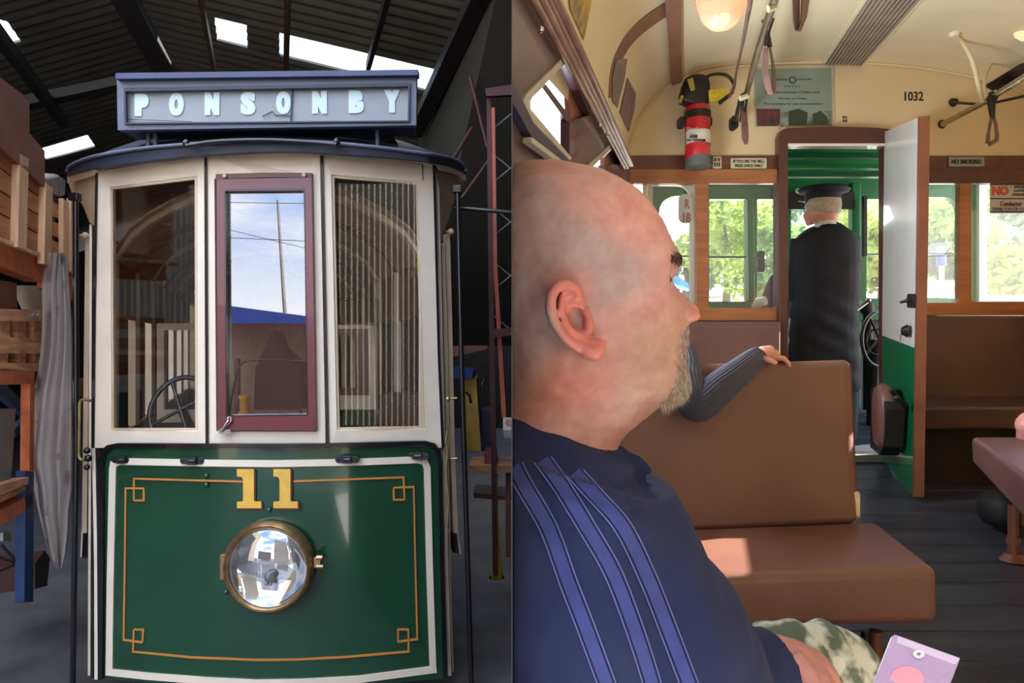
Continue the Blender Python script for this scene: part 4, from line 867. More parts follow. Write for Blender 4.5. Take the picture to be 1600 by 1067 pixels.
# seat across the aisle
s2 = thing('leather_bench', 'brown leather tram seat cut by the right edge, across the aisle', 'seat', V((2.25, 2.6, floorZ(2.6))))
cushion('seat_cushion', [(1625, 762, 2.15), (1900, 745, 2.15), (1900, 835, 2.15), (1630, 845, 2.15)], [(1517, 682, 3.0), (1760, 682, 3.0), (1760, 722, 3.0), (1519, 724, 3.0)], mat('violet sheen brown leather', (112, 76, 74), .35, var=.1, scale=3.5, bump=.08, bscale=160), s2, .022)  # violet sheen of the cushion is put into its leather colour
a = P(1583, 790, 2.83); mb = MB(); mb.tube([a, V((a.x, a.y, floorZ(a.y)+.01))], .020, 14); mb.build('leg', m_pipe, s2, smooth=60)
mb = MB(); c = V((a.x, a.y, floorZ(a.y))); mb.lathe([(0, .03), (.03, .03), (.045, .012), (.055, 0), (0, -.01)], c, (0, 0, 1), 20); mb.tube([c+V((0, 0, .1)), c+V((0, 0, .07))], .026); mb.build('foot_flange', m_pipe, s2, smooth=50)
mb = MB(); loft(mb, [(772, 1545, 1580, 3.1, .07), (785, 1538, 1582, 3.1, .1), (805, 1536, 1584, 3.1, .1), (819, 1544, 1590, 3.1, .08)]); mb.build('bag', mat('black bag', (18, 18, 22), .7), own=True, smooth=70, label='black bag on the floorboards under the seat cut by the right edge', cat='bag')
# long bench against the end wall, right side
s3 = thing('bench_seat', 'long dark brown leather bench against the end wall right of the open door', 'bench', V((2.9, 3.8, floorZ(3.8))))
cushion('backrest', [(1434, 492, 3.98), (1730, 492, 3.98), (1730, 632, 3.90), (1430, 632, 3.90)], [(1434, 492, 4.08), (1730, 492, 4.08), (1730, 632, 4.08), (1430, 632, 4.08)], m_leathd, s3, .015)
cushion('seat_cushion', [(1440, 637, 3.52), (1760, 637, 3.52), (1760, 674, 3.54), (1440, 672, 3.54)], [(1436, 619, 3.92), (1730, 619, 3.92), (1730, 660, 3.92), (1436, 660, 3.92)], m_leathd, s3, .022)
mb = MB(); mb.pp([(1436, 665), (1740, 665), (1740, 775), (1436, 775)], 3.75, .05); mb.build('kick_board', m_dark, s3)
s4 = thing('bench_seat', 'brown leather bench backrest against the end wall left of the doorway', 'bench', V((1.1, 3.9, floorZ(3.9))))
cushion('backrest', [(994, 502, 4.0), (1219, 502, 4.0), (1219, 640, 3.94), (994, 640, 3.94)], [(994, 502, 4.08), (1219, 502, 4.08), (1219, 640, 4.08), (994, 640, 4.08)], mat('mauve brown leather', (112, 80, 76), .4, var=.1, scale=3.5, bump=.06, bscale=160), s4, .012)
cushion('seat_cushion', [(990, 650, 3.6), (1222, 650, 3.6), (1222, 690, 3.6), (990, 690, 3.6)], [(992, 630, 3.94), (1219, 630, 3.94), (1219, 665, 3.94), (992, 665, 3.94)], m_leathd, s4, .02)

# open door
DO = P(1383, 460, 4.05); DN = (P(1427, 480, 3.49)-P(1383, 460, 4.05)); DN.z = 0; DN = DN.cross(V((0, 0, 1))).normalized()
if DN.x > 0: DN = -DN
def DP(x, y, off=0): return ray_plane(x, y, DO+DN*off, DN)
dr = thing('saloon_door', 'open door, glossy white above and green below, standing into the saloon', 'door', DP(1405, 745))
m_doorg = mat('green door enamel', (22, 118, 72), .22, var=.05, scale=2, coat=.5)
def dp(poly, th, mt, nm, off=0, par=None, **kw):
    if not isinstance(poly[0][0], (list, tuple)): poly = [poly]
    mb = MB(); mb.prism([[DP(x, y, off) for x, y in l] for l in poly], -DN*th); return mb.build(nm, mt, par or dr, **kw)
dp([(1382, 206), (1434, 184), (1428, 543), (1378, 524)], .03, m_white, 'upper_panel', .004)
dp([(1378, 524), (1428, 543), (1426, 775), (1378, 715)], .03, m_doorg, 'lower_panel', .004)
dp([(1434, 183), (1438, 182), (1429, 776), (1426, 776)], .045, mat('door edge wood', (132, 78, 52), .5), 'stile', .006)
lk1 = dp(rrect(1417, 459, 1427, 481, 3), .02, m_iron, 'latch_plate', .02); mb = MB(); c = DP(1417, 470, .05); mb.tube([c, DP(1408, 472, .06)], .008); mb.ball(c, .012); mb.build('latch_lever', m_iron, lk1, smooth=60)
lk2 = MB(); c = DP(1418, 517, .02)
for k in range(10):
    a = 2*math.pi*k/10
lk2.lathe([(0, .03), (.022, .028), (.03, .012), (.038, 0), (0, -.005)], c, DN, 10); lk2 = lk2.build('lock', m_iron, dr, bevel=.003)
mb = MB(); mb.tube([DP(1421, 516, -.02), DP(1421, 516, -.09)], .007); mb.ball(DP(1421, 516, -.10), .020, sc=(1, 1, .9)); mb.build('door_knob', m_chrome, dr, smooth=60)
dp([(1406, 522), (1409, 522), (1407, 536), (1405, 536)], .001, mat('rust streak', (190, 130, 90), .6), 'rust_streak', .006)
# round tip-up seat on the door
tu = thing('tip_up_seat', 'small folded tip-up leather seat with black bracket fixed to the green door', 'seat', P(1385, 705, 3.7))
mb = MB(); hexa(mb, [(1352, 606, 3.62), (1386, 612, 3.58), (1388, 694, 3.58), (1362, 688, 3.62)], [(1354, 600, 3.86), (1374, 600, 3.84), (1376, 676, 3.84), (1354, 672, 3.86)])
mb = MB(); rows = []
c0 = P(1366, 650, 3.72); ax = -DN
for (r, h) in ((0, 0), (.10, 0.0), (.155, .008), (.178, .03), (.18, .06), (.17, .085), (.15, .095), (0, .097)):
    row = []
    for k in range(32):
        a = 2*math.pi*k/32; u = math.cos(a); v = math.sin(a); q = (abs(u)**3+abs(v)**3)**(-1/3)
        hz = V((-DN.y, DN.x, 0)); row.append(c0+ax*(h)+hz*(u*q*max(r, 1e-4)*.62)+V((0, 0, v*q*max(r, 1e-4)*1.06)))
    rows.append(row)
mb.grid(rows, closed=True); mb.build('pad', m_leather, tu, smooth=60)
mb = MB(); mb.prism([DP(x, y, .02) for x, y in ((1388, 606), (1398, 608), (1416, 632), (1416, 640), (1412, 700), (1404, 712), (1388, 700))], DN*.10); mb.build('bracket', m_iron, tu, bevel=.006)
mb = MB(); mb.tube([DP(1392, 610, .13), DP(1414, 634, .05)], .012); mb.ball(DP(1401, 622, .12), .016); mb.ball(DP(1413, 634, .05), .016); mb.build('hinge_arm', m_iron, tu, smooth=50)

# handwheel and brake gear on the platform
wh = thing('brake_handwheel', 'large iron brake handwheel seen through the doorway behind the white door', 'wheel', P(1372, 690, 4.85))
c = P(1374, 530, 4.85)
mb = MB(); pts = [c+V((.155*math.cos(t), .04*math.cos(t), .205*math.sin(t))) for t in [2*math.pi*k/36 for k in range(37)]]; mb.tube(pts, .014, 10, cap=False); mb.build('rim', mat('worn iron', (74, 78, 80), .3, metal=.7), wh, smooth=60)
mb = MB(); pts = [c+V((.09*math.cos(t), .02, -.02+.10*math.sin(t))) for t in [2*math.pi*k/36 for k in range(37)]]; mb.tube(pts, .009, 8, cap=False)
for k in range(4): t = k*math.pi/2+.6; mb.tube([c, c+V((.155*math.cos(t), .04*math.cos(t), .205*math.sin(t)))], .009, 6)
mb.build('spokes', m_iron, wh, smooth=60)
mb = MB(); mb.tube([c+V((0, .05, 0)), V((c.x, c.y+.1, floorZ(4.9)))], .04, 12); mb.build('column', m_iron, wh, smooth=60)
cg_ = thing('control_handle', 'dark control gear with a pale cap on the platform beside the driver', 'controls', P(1358, 520, 5.2))
mb = MB(); loft(mb, [(468, 1352, 1360, 5.12, .03), (474, 1346, 1364, 5.12, .05), (486, 1345, 1366, 5.12, .05), (492, 1350, 1362, 5.12, .04), (640, 1350, 1362, 5.12, .04)]); mb.build('body', m_iron, cg_, smooth=50)
mb = MB(); mb.ball(P(1357, 469, 4.98), .02); mb.tube([P(1357, 472, 4.98), P(1344, 482, 4.95), P(1338, 486, 4.93)], .006); mb.build('lever', m_rail, cg_, smooth=60)
mb = MB(); mb.pp([(1334, 478), (1400, 478), (1400, 500), (1334, 500)], YV-.12, .08); mb.build('trim_20', m_vgreen, kind='structure', bevel=.006)
mb = MB(); mb.pp([(1335, 500), (1400, 500), (1400, 760), (1335, 760)], YV-.05, .03); mb.build('trim_21', mat('plain grey panel', (70, 78, 82), .6), kind='structure')  # even dark grey panel
# control box seen through the left window
cb = thing('air_gauge_box', 'grey control box with levers on the green pillar beyond the left window', 'controls', P(1192, 425, 5.2)); mb = MB(); mb.pp(rrect(1184, 392, 1195, 425, 2), 5.15, .08); mb.build('box', mat('grey control box', (60, 68, 76), .5), cb, bevel=.004)
mb = MB(); mb.tube([P(1176, 407, 5.1), P(1188, 403, 5.1)], .005); mb.tube([P(1194, 415, 5.1), P(1203, 418, 5.1)], .005); mb.build('levers', m_chrome, cb, smooth=50)

# fire extinguisher
ex = thing('fire_extinguisher', 'red fire extinguisher with white label band strapped to the cream end wall', 'extinguisher', P(1092, 262, 3.98))
def cyl(cx, y0, y1, r, Y, mt, nm, par, n=32, prof=None, **kw):
    mb = MB(); h = (y1-y0)/F*Y; o = P(cx, y1, Y); R = r/F*Y
    mb.lathe(prof(R, h) if prof else [(0, 0), (R, 0), (R, h), (0, h)], o, (0, 0, 1), n); return mb.build(nm, mt, par, smooth=50, **kw)
m_red = mat('extinguisher red', (196, 36, 44), .3, var=.06, coat=.4)
cyl(1090, 164, 250, 19.5, 3.95, m_red, 'cylinder', ex, prof=lambda R, h: [(0, 0), (R*.9, 0), (R, .01), (R, h-.02), (R*.85, h-.004), (R*.4, h), (0, h)])
cyl(1090.5, 207, 227, 20.0, 3.95, mat('white label', (226, 220, 204), .5), 'label_band', ex)
cyl(1090, 176, 187, 20.3, 3.95, m_iron, 'strap', ex); cyl(1091, 246, 262, 20, 3.95, mat('grey bracket', (96, 104, 100), .5), 'foot_cup', ex)
for a, b in ((1061, 1072), (1108, 1113)): 
    mb = MB(); mb.pp(rrect(a, 182, b, 197, 3), 3.95, .06); mb.build('bracket_ear', m_iron, ex, bevel=.004)
mb = MB(); loft(mb, [(119, 1078, 1100, 3.93, .03), (124, 1070, 1106, 3.93, .05), (135, 1065, 1108, 3.93, .06), (150, 1061, 1108, 3.93, .06), (160, 1061, 1108, 3.93, .055), (165, 1072, 1106, 3.93, .05)], p=3); mb.build('head', m_iron, ex, smooth=50)
mb = MB(); mb.tube([P(1066, 150, 3.86), P(1062, 160, 3.86)], .01); mb.pp([(1074, 124), (1083, 121), (1086, 140), (1080, 142)], 3.85, .01); mb.build('pin', mat('yellow pin', (170, 150, 70), .5), ex)
mb = MB(); mb.tube([P(x, y, 3.9) for x, y in catmull([(1098, 126), (1108, 118), (1122, 115.5), (1136, 118), (1144, 126), (1147, 134)], 6)], .010, 8); mb.tube([P(1147, 134, 3.9), P(1144, 145, 3.88), P(1136, 152, 3.87), P(1124, 161, 3.87)], [.008, .010, .012, .012], 8); mb.build('hose', m_iron, ex, smooth=60)
mb = MB(); mb.pp([(1107, 141), (1136, 137), (1134, 158), (1108, 159)], 3.88, .003); mb.build('tag', mat('yellow tag', (206, 178, 46), .5, var=.2, scale=40), ex)
m_ink = mat('black lettering', (34, 32, 34), .6); m_whitel = mat('white lettering', (226, 222, 214), .6)
YX = 3.95-20.6/F*3.95
text_fit('QuickFire', 1073, 199, 1096, 205, YX, m_whitel, ex); text_fit('ABE', 1077, 211, 1090, 215, YX, m_ink, ex, bold=.04); text_fit('DRY POWDER', 1073, 217, 1103, 221, YX, m_ink, ex, bold=.05)

# little notices on the rail
def plaque(nm, x0, y0, x1, y1, Y, lab, cat, lines, mt=None, tm=None, bold=.02):
    t = thing(nm, lab, cat, P((x0+x1)/2, y1, Y)); mb = MB(); mb.pp(rrect(x0, y0, x1, y1, 1.5), Y, .008); mb.build('plate', mt or mat('ivory plaque', (206, 198, 166), .5), t)
    for (tx, a, b, c, d) in lines: text_fit(tx, a, b, c, d, Y-.002, tm or m_ink, t, bold=bold, th=.002)
    return t
plaque('notice_plaque', 1114, 244, 1127.5, 263, YE-.03, 'small square ivory plaque on the rail beside the extinguisher foot', 'plaque', [('II II', 1116, 247, 1125, 252), ('III', 1116, 254, 1125, 260)])
plaque('notice_plaque', 1142, 247, 1198, 263, YE-.03, 'long ivory notice plaque with two lines of text above the left window', 'plaque', [('IF YOU SEE THE BELL', 1146, 249.5, 1194, 254), ('PRESS ONCE ONLY', 1148, 256.5, 1192, 261)])
plaque('notice_plaque', 1483, 245, 1538, 260, YE-.03, 'grey NO SMOKING plaque on the rail right of the open door', 'plaque', [('NO SMOKING', 1487, 249, 1533, 256)], mat('grey plaque', (150, 156, 144), .5), bold=.04)
text_fit('1032', 1413.5, 143, 1443, 157.5, YE-.002, m_ink, None, 'car_number', label='black 1032 numerals on the cream wall above the open door', bold=.02, cat='number')
text_fit('22', 1316, 181, 1324, 190, YE-.002, m_ink, None, 'seat_count', label='tiny brown 22 marking beside the poster above the doorway', bold=.03, cat='number')
# poster
po = thing('poster', 'blue-green printed poster with a tram photograph in a clear sleeve over the doorway', 'poster', P(1242, 198, YE-.01))
mb = MB(); mb.pp([(1177, 103), (1303, 101), (1304, 196), (1180, 198)], YE-.006, .004); mb.build('sleeve', mat('clear sleeve edge', (196, 190, 170), .3), po)
mb = MB(); mb.pp([(1179, 108), (1298, 107), (1300, 195), (1182, 197)], YE-.010, .003); mb.build('sheet', mat('blue green paper', (140, 158, 146), .5, var=.06), po)
m_pd = mat('poster dark ink', (70, 84, 80), .6)
mb = MB(); mb.pp([(1182, 170), (1219, 170), (1219, 196.5), (1183, 197)], YE-.013, .002); mb.build('picture', mat('printed tram picture', (60, 50, 50), .5, var=.5, scale=18, col2=(116, 60, 56)), po)
mb = MB(); mb.pp([(1219, 175), (1300, 173), (1300, 195), (1219, 196.5)], YE-.013, .002); mb.build('picture', mat('printed street picture', (88, 100, 86), .5, var=.4, scale=16, col2=(150, 160, 150)), po)
for poly in ([(1232, 174), (1248, 170), (1262, 176), (1261, 195), (1232, 196)], [(1270, 178), (1282, 173), (1292, 182), (1294, 194), (1270, 195)]): mb = MB(); mb.pp(poly, YE-.014, .002); mb.build('picture', mat('printed tree', (58, 70, 52), .5), po)
mb = MB(); o_ = P(1238.5, 125, YE-.012); rr_ = [(.016, 0), (.0235, 0), (.0235, -.002), (.016, -.002), (.016, 0)]; mb.lathe(rr_, o_, (0, 1, 0), 24); mb.build('logo_ring', m_pd, po)
for tx, a, b, c, d in (('western springs', 1212, 122.5, 1230, 126), ('tramway tours', 1246, 122.5, 1268, 126), ('M O T A T', 1226, 133.5, 1250, 136.5), ('This tram runs from 12.30pm until', 1195, 142, 1281, 147), ('Monday to Friday', 1216, 152, 1261, 156.5), ('We apologise for any inconvenience', 1193, 160, 1285, 165)):
    text_fit(tx, a, b, c, d, YE-.012, m_pd, po, th=.001)
mb = MB(); mb.tube([P(1218, 196, YE-.02), P(1219, 201, YE-.03)], .008); mb.build('clip', mat('brass clip', (186, 168, 110), .4), po)
# NO sign on the right window
ns = thing('window_sign', 'white sign with red NO on the far right window', 'sign', P(1570, 332, YE-.01))
mb = MB(); mb.pp([(1547, 287), (1660, 287), (1660, 333), (1547, 333)], YE+.004, .003); mb.build('card', mat('sign card', (190, 188, 196), .5), ns)
mb = MB()
for y in (287, 309.5, 330): mb.pp([(1548, y), (1660, y), (1660, y+1.6), (1548, y+1.6)], YE+.002, .002)
mb.build('rules', m_ink, ns)
text_fit('NO', 1551, 291, 1576, 305, YE, mat('orange red ink', (206, 84, 70), .5), ns, bold=.05, th=.002)
for tx, a, b, c, d in (('SMOKING', 1585, 290, 1612, 294), ('EATING', 1585, 296, 1610, 300), ('DRINKING', 1582, 302, 1614, 306), ('Conductor', 1563, 314, 1597, 322)): text_fit(tx, a, b, c, d, YE, m_ink, ns, th=.002)
text_fit('THANK YOU FOR YOUR HELP', 1550, 324, 1620, 329, YE, mat('purple ink', (110, 80, 150), .5), ns, th=.002)

# grab rails and straps
m_strap = mat('brown leather strap', (112, 82, 74), .5, var=.2, scale=14)
gr = thing('ceiling_rail', 'steel strap rail under the ceiling ending beside the extinguisher', 'rail', P(1158, 190, 3.9))
mb = MB(); mb.tube([P(1159, 188, 3.95), P(1163, 160, 3.6), P(1184, 80, 3.0), P(1197, 40, 2.6), P(1213, -10, 2.2), P(1230, -60, 1.9)], .016, 12); mb.build('pipe', m_rail, gr, smooth=60)
mb = MB(); mb.pp(rrect(1143, 180, 1154, 201, 5), 3.98, .05); mb.tube([P(1149, 190, 3.98), P(1153, 172, 3.7), P(1157, 155, 3.5)], .012); mb.build('end_flange', m_iron, gr, smooth=50)
for x, y, Y in ((1162, 152, 3.4), (1206, 12, 2.3)): mb = MB(); mb.tube([P(x-6, y+2, Y), P(x+6, y-2, Y)], .014, 8); mb.build('collar', mat('cream collar', (206, 198, 160), .5), gr)
bc_ = MB(); bc_.tube([P(1178, -40, 2.3), P(1171, 10, 2.5), P(1160, 70, 3.0), P(1150, 115, 3.6), P(1147, 136, 3.85), P(1139, 152, 3.85)], [.012, .010, .007, .006, .010, .010], 8); bc_.build('bell_cord', m_strap, own=True, smooth=60, label='thin brown leather bell cord running up beside the steel strap rail', cat='cord')
def strap(nm, lab, pts, Y, w0, group=None):
    t = thing(nm, lab, 'strap', P(*pts[-1], Y)); return t
st1 = thing('hand_strap', 'leather hand strap hanging in front of the blue-green poster', 'strap', P(1204, 148, 2.7), 'hanging hand straps')
mb = MB(); mb.tube([P(1193, 30, 2.66), P(1200, 50, 2.68), P(1197, 72, 2.7)], .010, 8); mb.tube([P(1207, 28, 2.66), P(1199, 52, 2.69), P(1203, 74, 2.7)], .010, 8); mb.build('knot', m_iron, st1, smooth=60)
def flat_loop(mb, pts, Y, w=.03, th=.006):
    A = [P(x, y, Y-w/2) for x, y in pts]; B = [P(x, y, Y+w/2) for x, y in pts]; mb.ribbon(A, B, (th, 0, 0))
mb = MB(); mb.ribbon([P(1194, 74, 2.7), P(1191, 110, 2.72), P(1196, 136, 2.74), P(1201, 147, 2.74)], [P(1201, 74, 2.68), P(1200, 110, 2.68), P(1206, 140, 2.7), P(1208, 147, 2.7)], (0, .006, 0)); mb.ribbon([P(1202, 74, 2.7), P(1206, 100, 2.70), P(1207, 130, 2.72), P(1204, 147, 2.72)], [P(1205, 74, 2.72), P(1211, 104, 2.74), P(1213, 138, 2.76), P(1209, 148, 2.76)], (0, .006, 0)); mb.build('loop', m_strap, st1, smooth=60)
st2 = thing('hand_strap', 'leather hand strap hanging lowest beside the extinguisher', 'strap', P(1166, 224, 3.5), 'hanging hand straps')
mb = MB(); mb.tube([P(1160, 146, 3.45), P(1165, 158, 3.45), P(1163, 172, 3.5)], .012, 8); mb.build('knot', m_iron, st2, smooth=60)
mb = MB(); mb.ribbon([P(1161, 172, 3.5), P(1160, 195, 3.5), P(1161, 215, 3.5), P(1165, 224, 3.5)], [P(1167, 172, 3.52), P(1169, 195, 3.5), P(1170, 212, 3.5), P(1169, 224, 3.5)], (0, .02, 0)); mb.build('loop', m_strap, st2, smooth=60)
st3 = thing('hand_strap', 'wide leather hand strap cut by the top edge left of the vent grille', 'strap', P(1250, 48, 1.9), 'hanging hand straps')
mb = MB(); mb.ribbon([P(1239, -60, 1.9), P(1239, 0, 1.9), P(1240, 30, 1.9), P(1242, 46, 1.9)], [P(1250, -60, 1.92), P(1250, 0, 1.92), P(1250, 30, 1.92), P(1249, 48, 1.92)], (0, .006, 0)); mb.ribbon([P(1252, -60, 1.9), P(1253, 0, 1.9), P(1252, 30, 1.9), P(1248, 48, 1.9)], [P(1264, -60, 1.92), P(1265, 0, 1.92), P(1261, 26, 1.92), P(1252, 48, 1.92)], (0, .006, 0)); mb.build('loop', m_strap, st3, smooth=60)
g2 = thing('ceiling_rail', 'pair of steel strap rails under the ceiling at the right with cream bracket', 'rail', P(1473, 195, 4.08))
mb = MB(); mb.tube([P(1473, 194, 4.06), P(1528, 165, 3.7), P(1545, 156, 3.6), P(1620, 108, 3.1)], .017, 12); mb.build('pipe', m_rail, g2, smooth=60)
for x, y in ((1472, 194), (1489, 160)):
    mb = MB(); mb.lathe([(0, -.03), (.015, -.03), (.024, -.01), (.028, 0), (0, 0)], P(x, y, YE-.002), (0, 1, 0), 20); mb.build('end_flange', m_iron, g2, smooth=50)
mb = MB(); mb.tube([P(1489, 160, 4.05), P(1530, 163, 3.8), P(1560, 159, 3.65), P(1620, 146, 3.4)], .008, 8); mb.build('rod', m_iron, g2, smooth=60)
mb = MB(); y0_ = CE(1491, 52, .02).y; mb.tube([P(x, y, YY) for x, y, YY in catmull([(1491, 52, y0_), (1505, 68, y0_+.1), (1519, 96, lerp(y0_, 3.6, .5)), (1528, 130, lerp(y0_, 3.6, .8)), (1534, 160, 3.6)], 5)], .011, 10); y1_ = CE(1549, 100, .02).y; mb.tube([P(x, y, YY) for x, y, YY in catmull([(1549, 100, y1_), (1540, 118, lerp(y1_, 3.62, .4)), (1538, 140, lerp(y1_, 3.62, .8)), (1540, 158, 3.62)], 5)], .008, 8); mb.lathe([(0, 0), (.03, .0), (.02, .02), (0, .02)], CE(1491, 52, .01), (0, 0, -1), 16); mb.build('bracket', m_ceil, g2, smooth=60)
st4 = thing('hand_strap', 'dark hand strap with open triangular loop on the right-hand rails', 'strap', P(1549, 226, 3.55), 'hanging hand straps')
mb = MB(); mb.tube([P(1550, 146, 3.55), P(1549, 160, 3.53), P(1551, 186, 3.55)], [.018, .02, .012], 8); mb.tube([P(1544, 153, 3.53), P(1556, 155, 3.53)], .016, 8); mb.build('knot', m_iron, st4, smooth=60)
mb = MB(); pts = [(1549, 184), (1545, 205), (1543, 223), (1546, 226), (1557, 219), (1558, 212), (1556, 195), (1553, 184)]; mb.tube([P(x, y, 3.55) for x, y in pts], [.008, .008, .012, .012, .012, .010, .008, .007], 8); mb.build('loop', m_strap, st4, smooth=50)
mb = MB(); q = [(1545, 130), (1600, 98), (1640, 74), (1640, 104), (1600, 119), (1559, 137)]; mb.prism([P(x, y, 3.9-(x-1545)*.006) for x, y in q], (0, 0, -.02)); mb.pp([(1545, 130), (1640, 72), (1640, 100), (1559, 138)], 3.7, .04); mb.build('trim_22', mat('black brown board', (44, 30, 28), .5), kind='structure')
# ceiling lamps
for (cx, cy, r, Y, lab) in ((1128, 12, 36, 2.6, 'pink glass dome lamp on the ceiling left of the steel rail'), (1609, 42, 22, 3.3, 'orange glowing dome lamp at the top right edge')):
    t = thing('ceiling_lamp', lab, 'lamp', P(cx, cy, Y)); R = r/F*Y
    mb = MB(); mb.lathe([(R*1.06, R*.35), (R*1.08, R*.2), (R*1.0, 0), (R*.86, -R*.45), (R*.55, -R*.78), (R*.2, -R*.92), (0, -R*.95)], P(cx, cy, Y), (0.0, 0, 1), 36)
    mb.build('glass_shade', mat('frosted pink glass %d' % cx, (244, 214, 186), .25, emit=(255, 196, 150), es=.22 if cx < 1500 else .8, var=.03, alpha=.6), t, smooth=60)
    mb = MB(); mb.lathe([(R*1.15, R*.3), (R*1.15, R*.42), (0, R*.45)], P(cx, cy, Y), (0, 0, 1), 36); mb.build('ceiling_rose', m_ceil, t, smooth=50)
    mb = MB(); mb.ball(P(cx+3, cy+18*r/36, Y), R*.26); mb.build('bulb', mat('glowing bulb', (255, 200, 120), .4, emit=(255, 190, 90), es=5.0), t, smooth=60)
# ------------------------------------------------------------------ outside of the running tram
def outZ(Y): return 0.1+0.153*Y
mb = MB(); mb.prism([V((0.02, 5.6, outZ(5.6))), V((60, 5.6, outZ(5.6))), V((60, 70, outZ(70))), V((0.02, 70, outZ(70)))], (0, 0, -.2)); mb.build('ground', mat('pale gravel path', (214, 210, 196), .9, var=.1, scale=.6), kind='structure')
def leafmat(nm, c1, c2):
    m = mat(nm, c1, .6, var=.3, scale=1.3, col2=c2, ramp=(.3, .7)); t = m.node_tree; b = [n for n in t.nodes if n.type == 'BSDF_PRINCIPLED'][0]; o = [n for n in t.nodes if n.type == 'OUTPUT_MATERIAL'][0]
    tl = t.nodes.new('ShaderNodeBsdfTranslucent'); mx = t.nodes.new('ShaderNodeMixShader'); mx.inputs[0].default_value = .5
    src = b.inputs['Base Color'].links[0].from_socket; t.links.new(src, tl.inputs[0]); t.links.new(b.outputs[0], mx.inputs[1]); t.links.new(tl.outputs[0], mx.inputs[2]); t.links.new(mx.outputs[0], o.inputs[0]); return m
LM = [leafmat('yellow green leaves', (206, 222, 120), (112, 150, 70)), leafmat('mid green leaves', (150, 190, 110), (84, 126, 72)), leafmat('grey green leaves', (150, 184, 150), (92, 128, 104))]
m_trunk = mat('grey bark', (112, 100, 84), .9, var=.3, scale=8)
rnd = random.Random(3)
def tree(px, Y, hgt, wid, k, lab, n=2600, leaf=.17):
    base = V(((px-800)/F*Y, Y, outZ(Y))); t = thing('tree', lab, 'tree', base, 'trees outside the running tram')
    mb = MB(); mb.tube([base, base+V((.1, 0, hgt*.35)), base+V((-.05, .1, hgt*.7))], [.16, .12, .05], 8); mb.build('trunk', m_trunk, t, smooth=60)
    mb = MB(); cl = [(V((rnd.uniform(-.5, .5)*wid, rnd.uniform(-.3, .3)*wid, hgt*rnd.uniform(.22, .88))), rnd.uniform(.18, .34)*wid) for _ in range(9)]
    for _ in range(n):
        c, r = rnd.choice(cl); d = V((rnd.gauss(0, 1), rnd.gauss(0, 1), rnd.gauss(0, 1))).normalized()*r*rnd.uniform(.6, 1.05); p = base+c+V((d.x, d.y, d.z*.8))
        if p.z < base.z+.05: continue
        if p.x < .1: continue
        a = V((rnd.gauss(0, 1), rnd.gauss(0, 1), rnd.gauss(0, .6))).normalized()*leaf*rnd.uniform(.6, 1.3); b = a.cross(V((rnd.gauss(0, 1), rnd.gauss(0, 1), rnd.gauss(0, 1)))).normalized()*leaf*rnd.uniform(.4, .8)
        mb.add([p-a, p-b, p+a, p+b], [(0, 1, 2, 3)])
    mb.build('crown', LM[k], t, kind='stuff')
for a in ((1135, 24, 4.2, 3.6, 0, 'bushy yellow-green tree seen through the window left of the doorway'), (1205, 27, 4.6, 3.2, 2, 'grey-green tree seen through the narrow pane beside the doorway'),
          (1262, 22, 3.4, 2.6, 1, 'green tree seen left of the capped man through the doorway'), (1330, 30, 4.4, 3.0, 2, 'pale green tree seen right of the capped man through the doorway'), (1376, 20, 3.6, 2.6, 0, 'yellow-green tree seen through the pane beside the white door'),
          (1450, 21, 4.0, 3.4, 1, 'green tree seen through the arched pane right of the door, at its left'), (1500, 24, 4.6, 3.6, 0, 'tall yellow-green tree seen through the arched pane right of the door'), (1560, 22, 3.6, 3.4, 2, 'grey-green tree seen in the far right window below the NO sign'),
          (1600, 18, 3.2, 2.6, 0, 'bright leafy tree at the right edge of the far right window'), (1070, 26, 2.2, 2.2, 2, 'low green bush seen beside the bald man\'s brow'), (1660, 24, 4.4, 3.4, 1, 'green tree just beyond the far right window')):
    tree(*a)
bn = thing('banner', 'long white banner with purple print on the fence beyond the arched pane', 'banner', P(1470, 466, 17))
mb = MB(); mb.pp([(1436, 438), (1500, 438), (1500, 464), (1436, 464)], 17, .05); mb.build('cloth', mat('white banner', (232, 232, 240), .6), bn)
text_fit('WELCOME TO THE', 1440, 444, 1464, 448, 16.98, mat('pale blue ink', (150, 160, 200), .6), bn); text_fit('MOTAT', 1476, 446, 1498, 456, 16.98, mat('lilac ink', (170, 150, 200), .6), bn)
pp_ = thing('sign_post', 'grey post with a blue sleeve standing before the white banner', 'post', P(1471, 475, 12)); mb = MB(); mb.tube([V((P(1472, 475, 12).x, 12, outZ(12))), P(1471, 385, 12)], .045, 10); mb.build('pole', mat('grey post', (150, 156, 168), .5), pp_, smooth=60)
mb = MB(); mb.tube([P(1470.5, 399, 12), P(1470.5, 416, 12)], .085, 10); mb.build('sleeve', mat('navy sleeve', (40, 58, 110), .5), pp_, smooth=60)
mb = MB(); mb.pp(rrect(1466, 385, 1474, 394, 2), 11.95, .05); mb.build('cap', mat('salmon cap', (200, 150, 130), .5), pp_)
sg_ = thing('blue_awning', 'bright blue awning corner seen past the bald man\'s nose', 'awning', P(1065, 445, 9)); mb = MB(); mb.pp([(1050, 430), (1062, 433), (1085, 450), (1084, 453), (1062, 446), (1050, 442)], 9, .3); mb.build('sheet', mat('bright blue sheet', (40, 140, 220), .5), sg_)
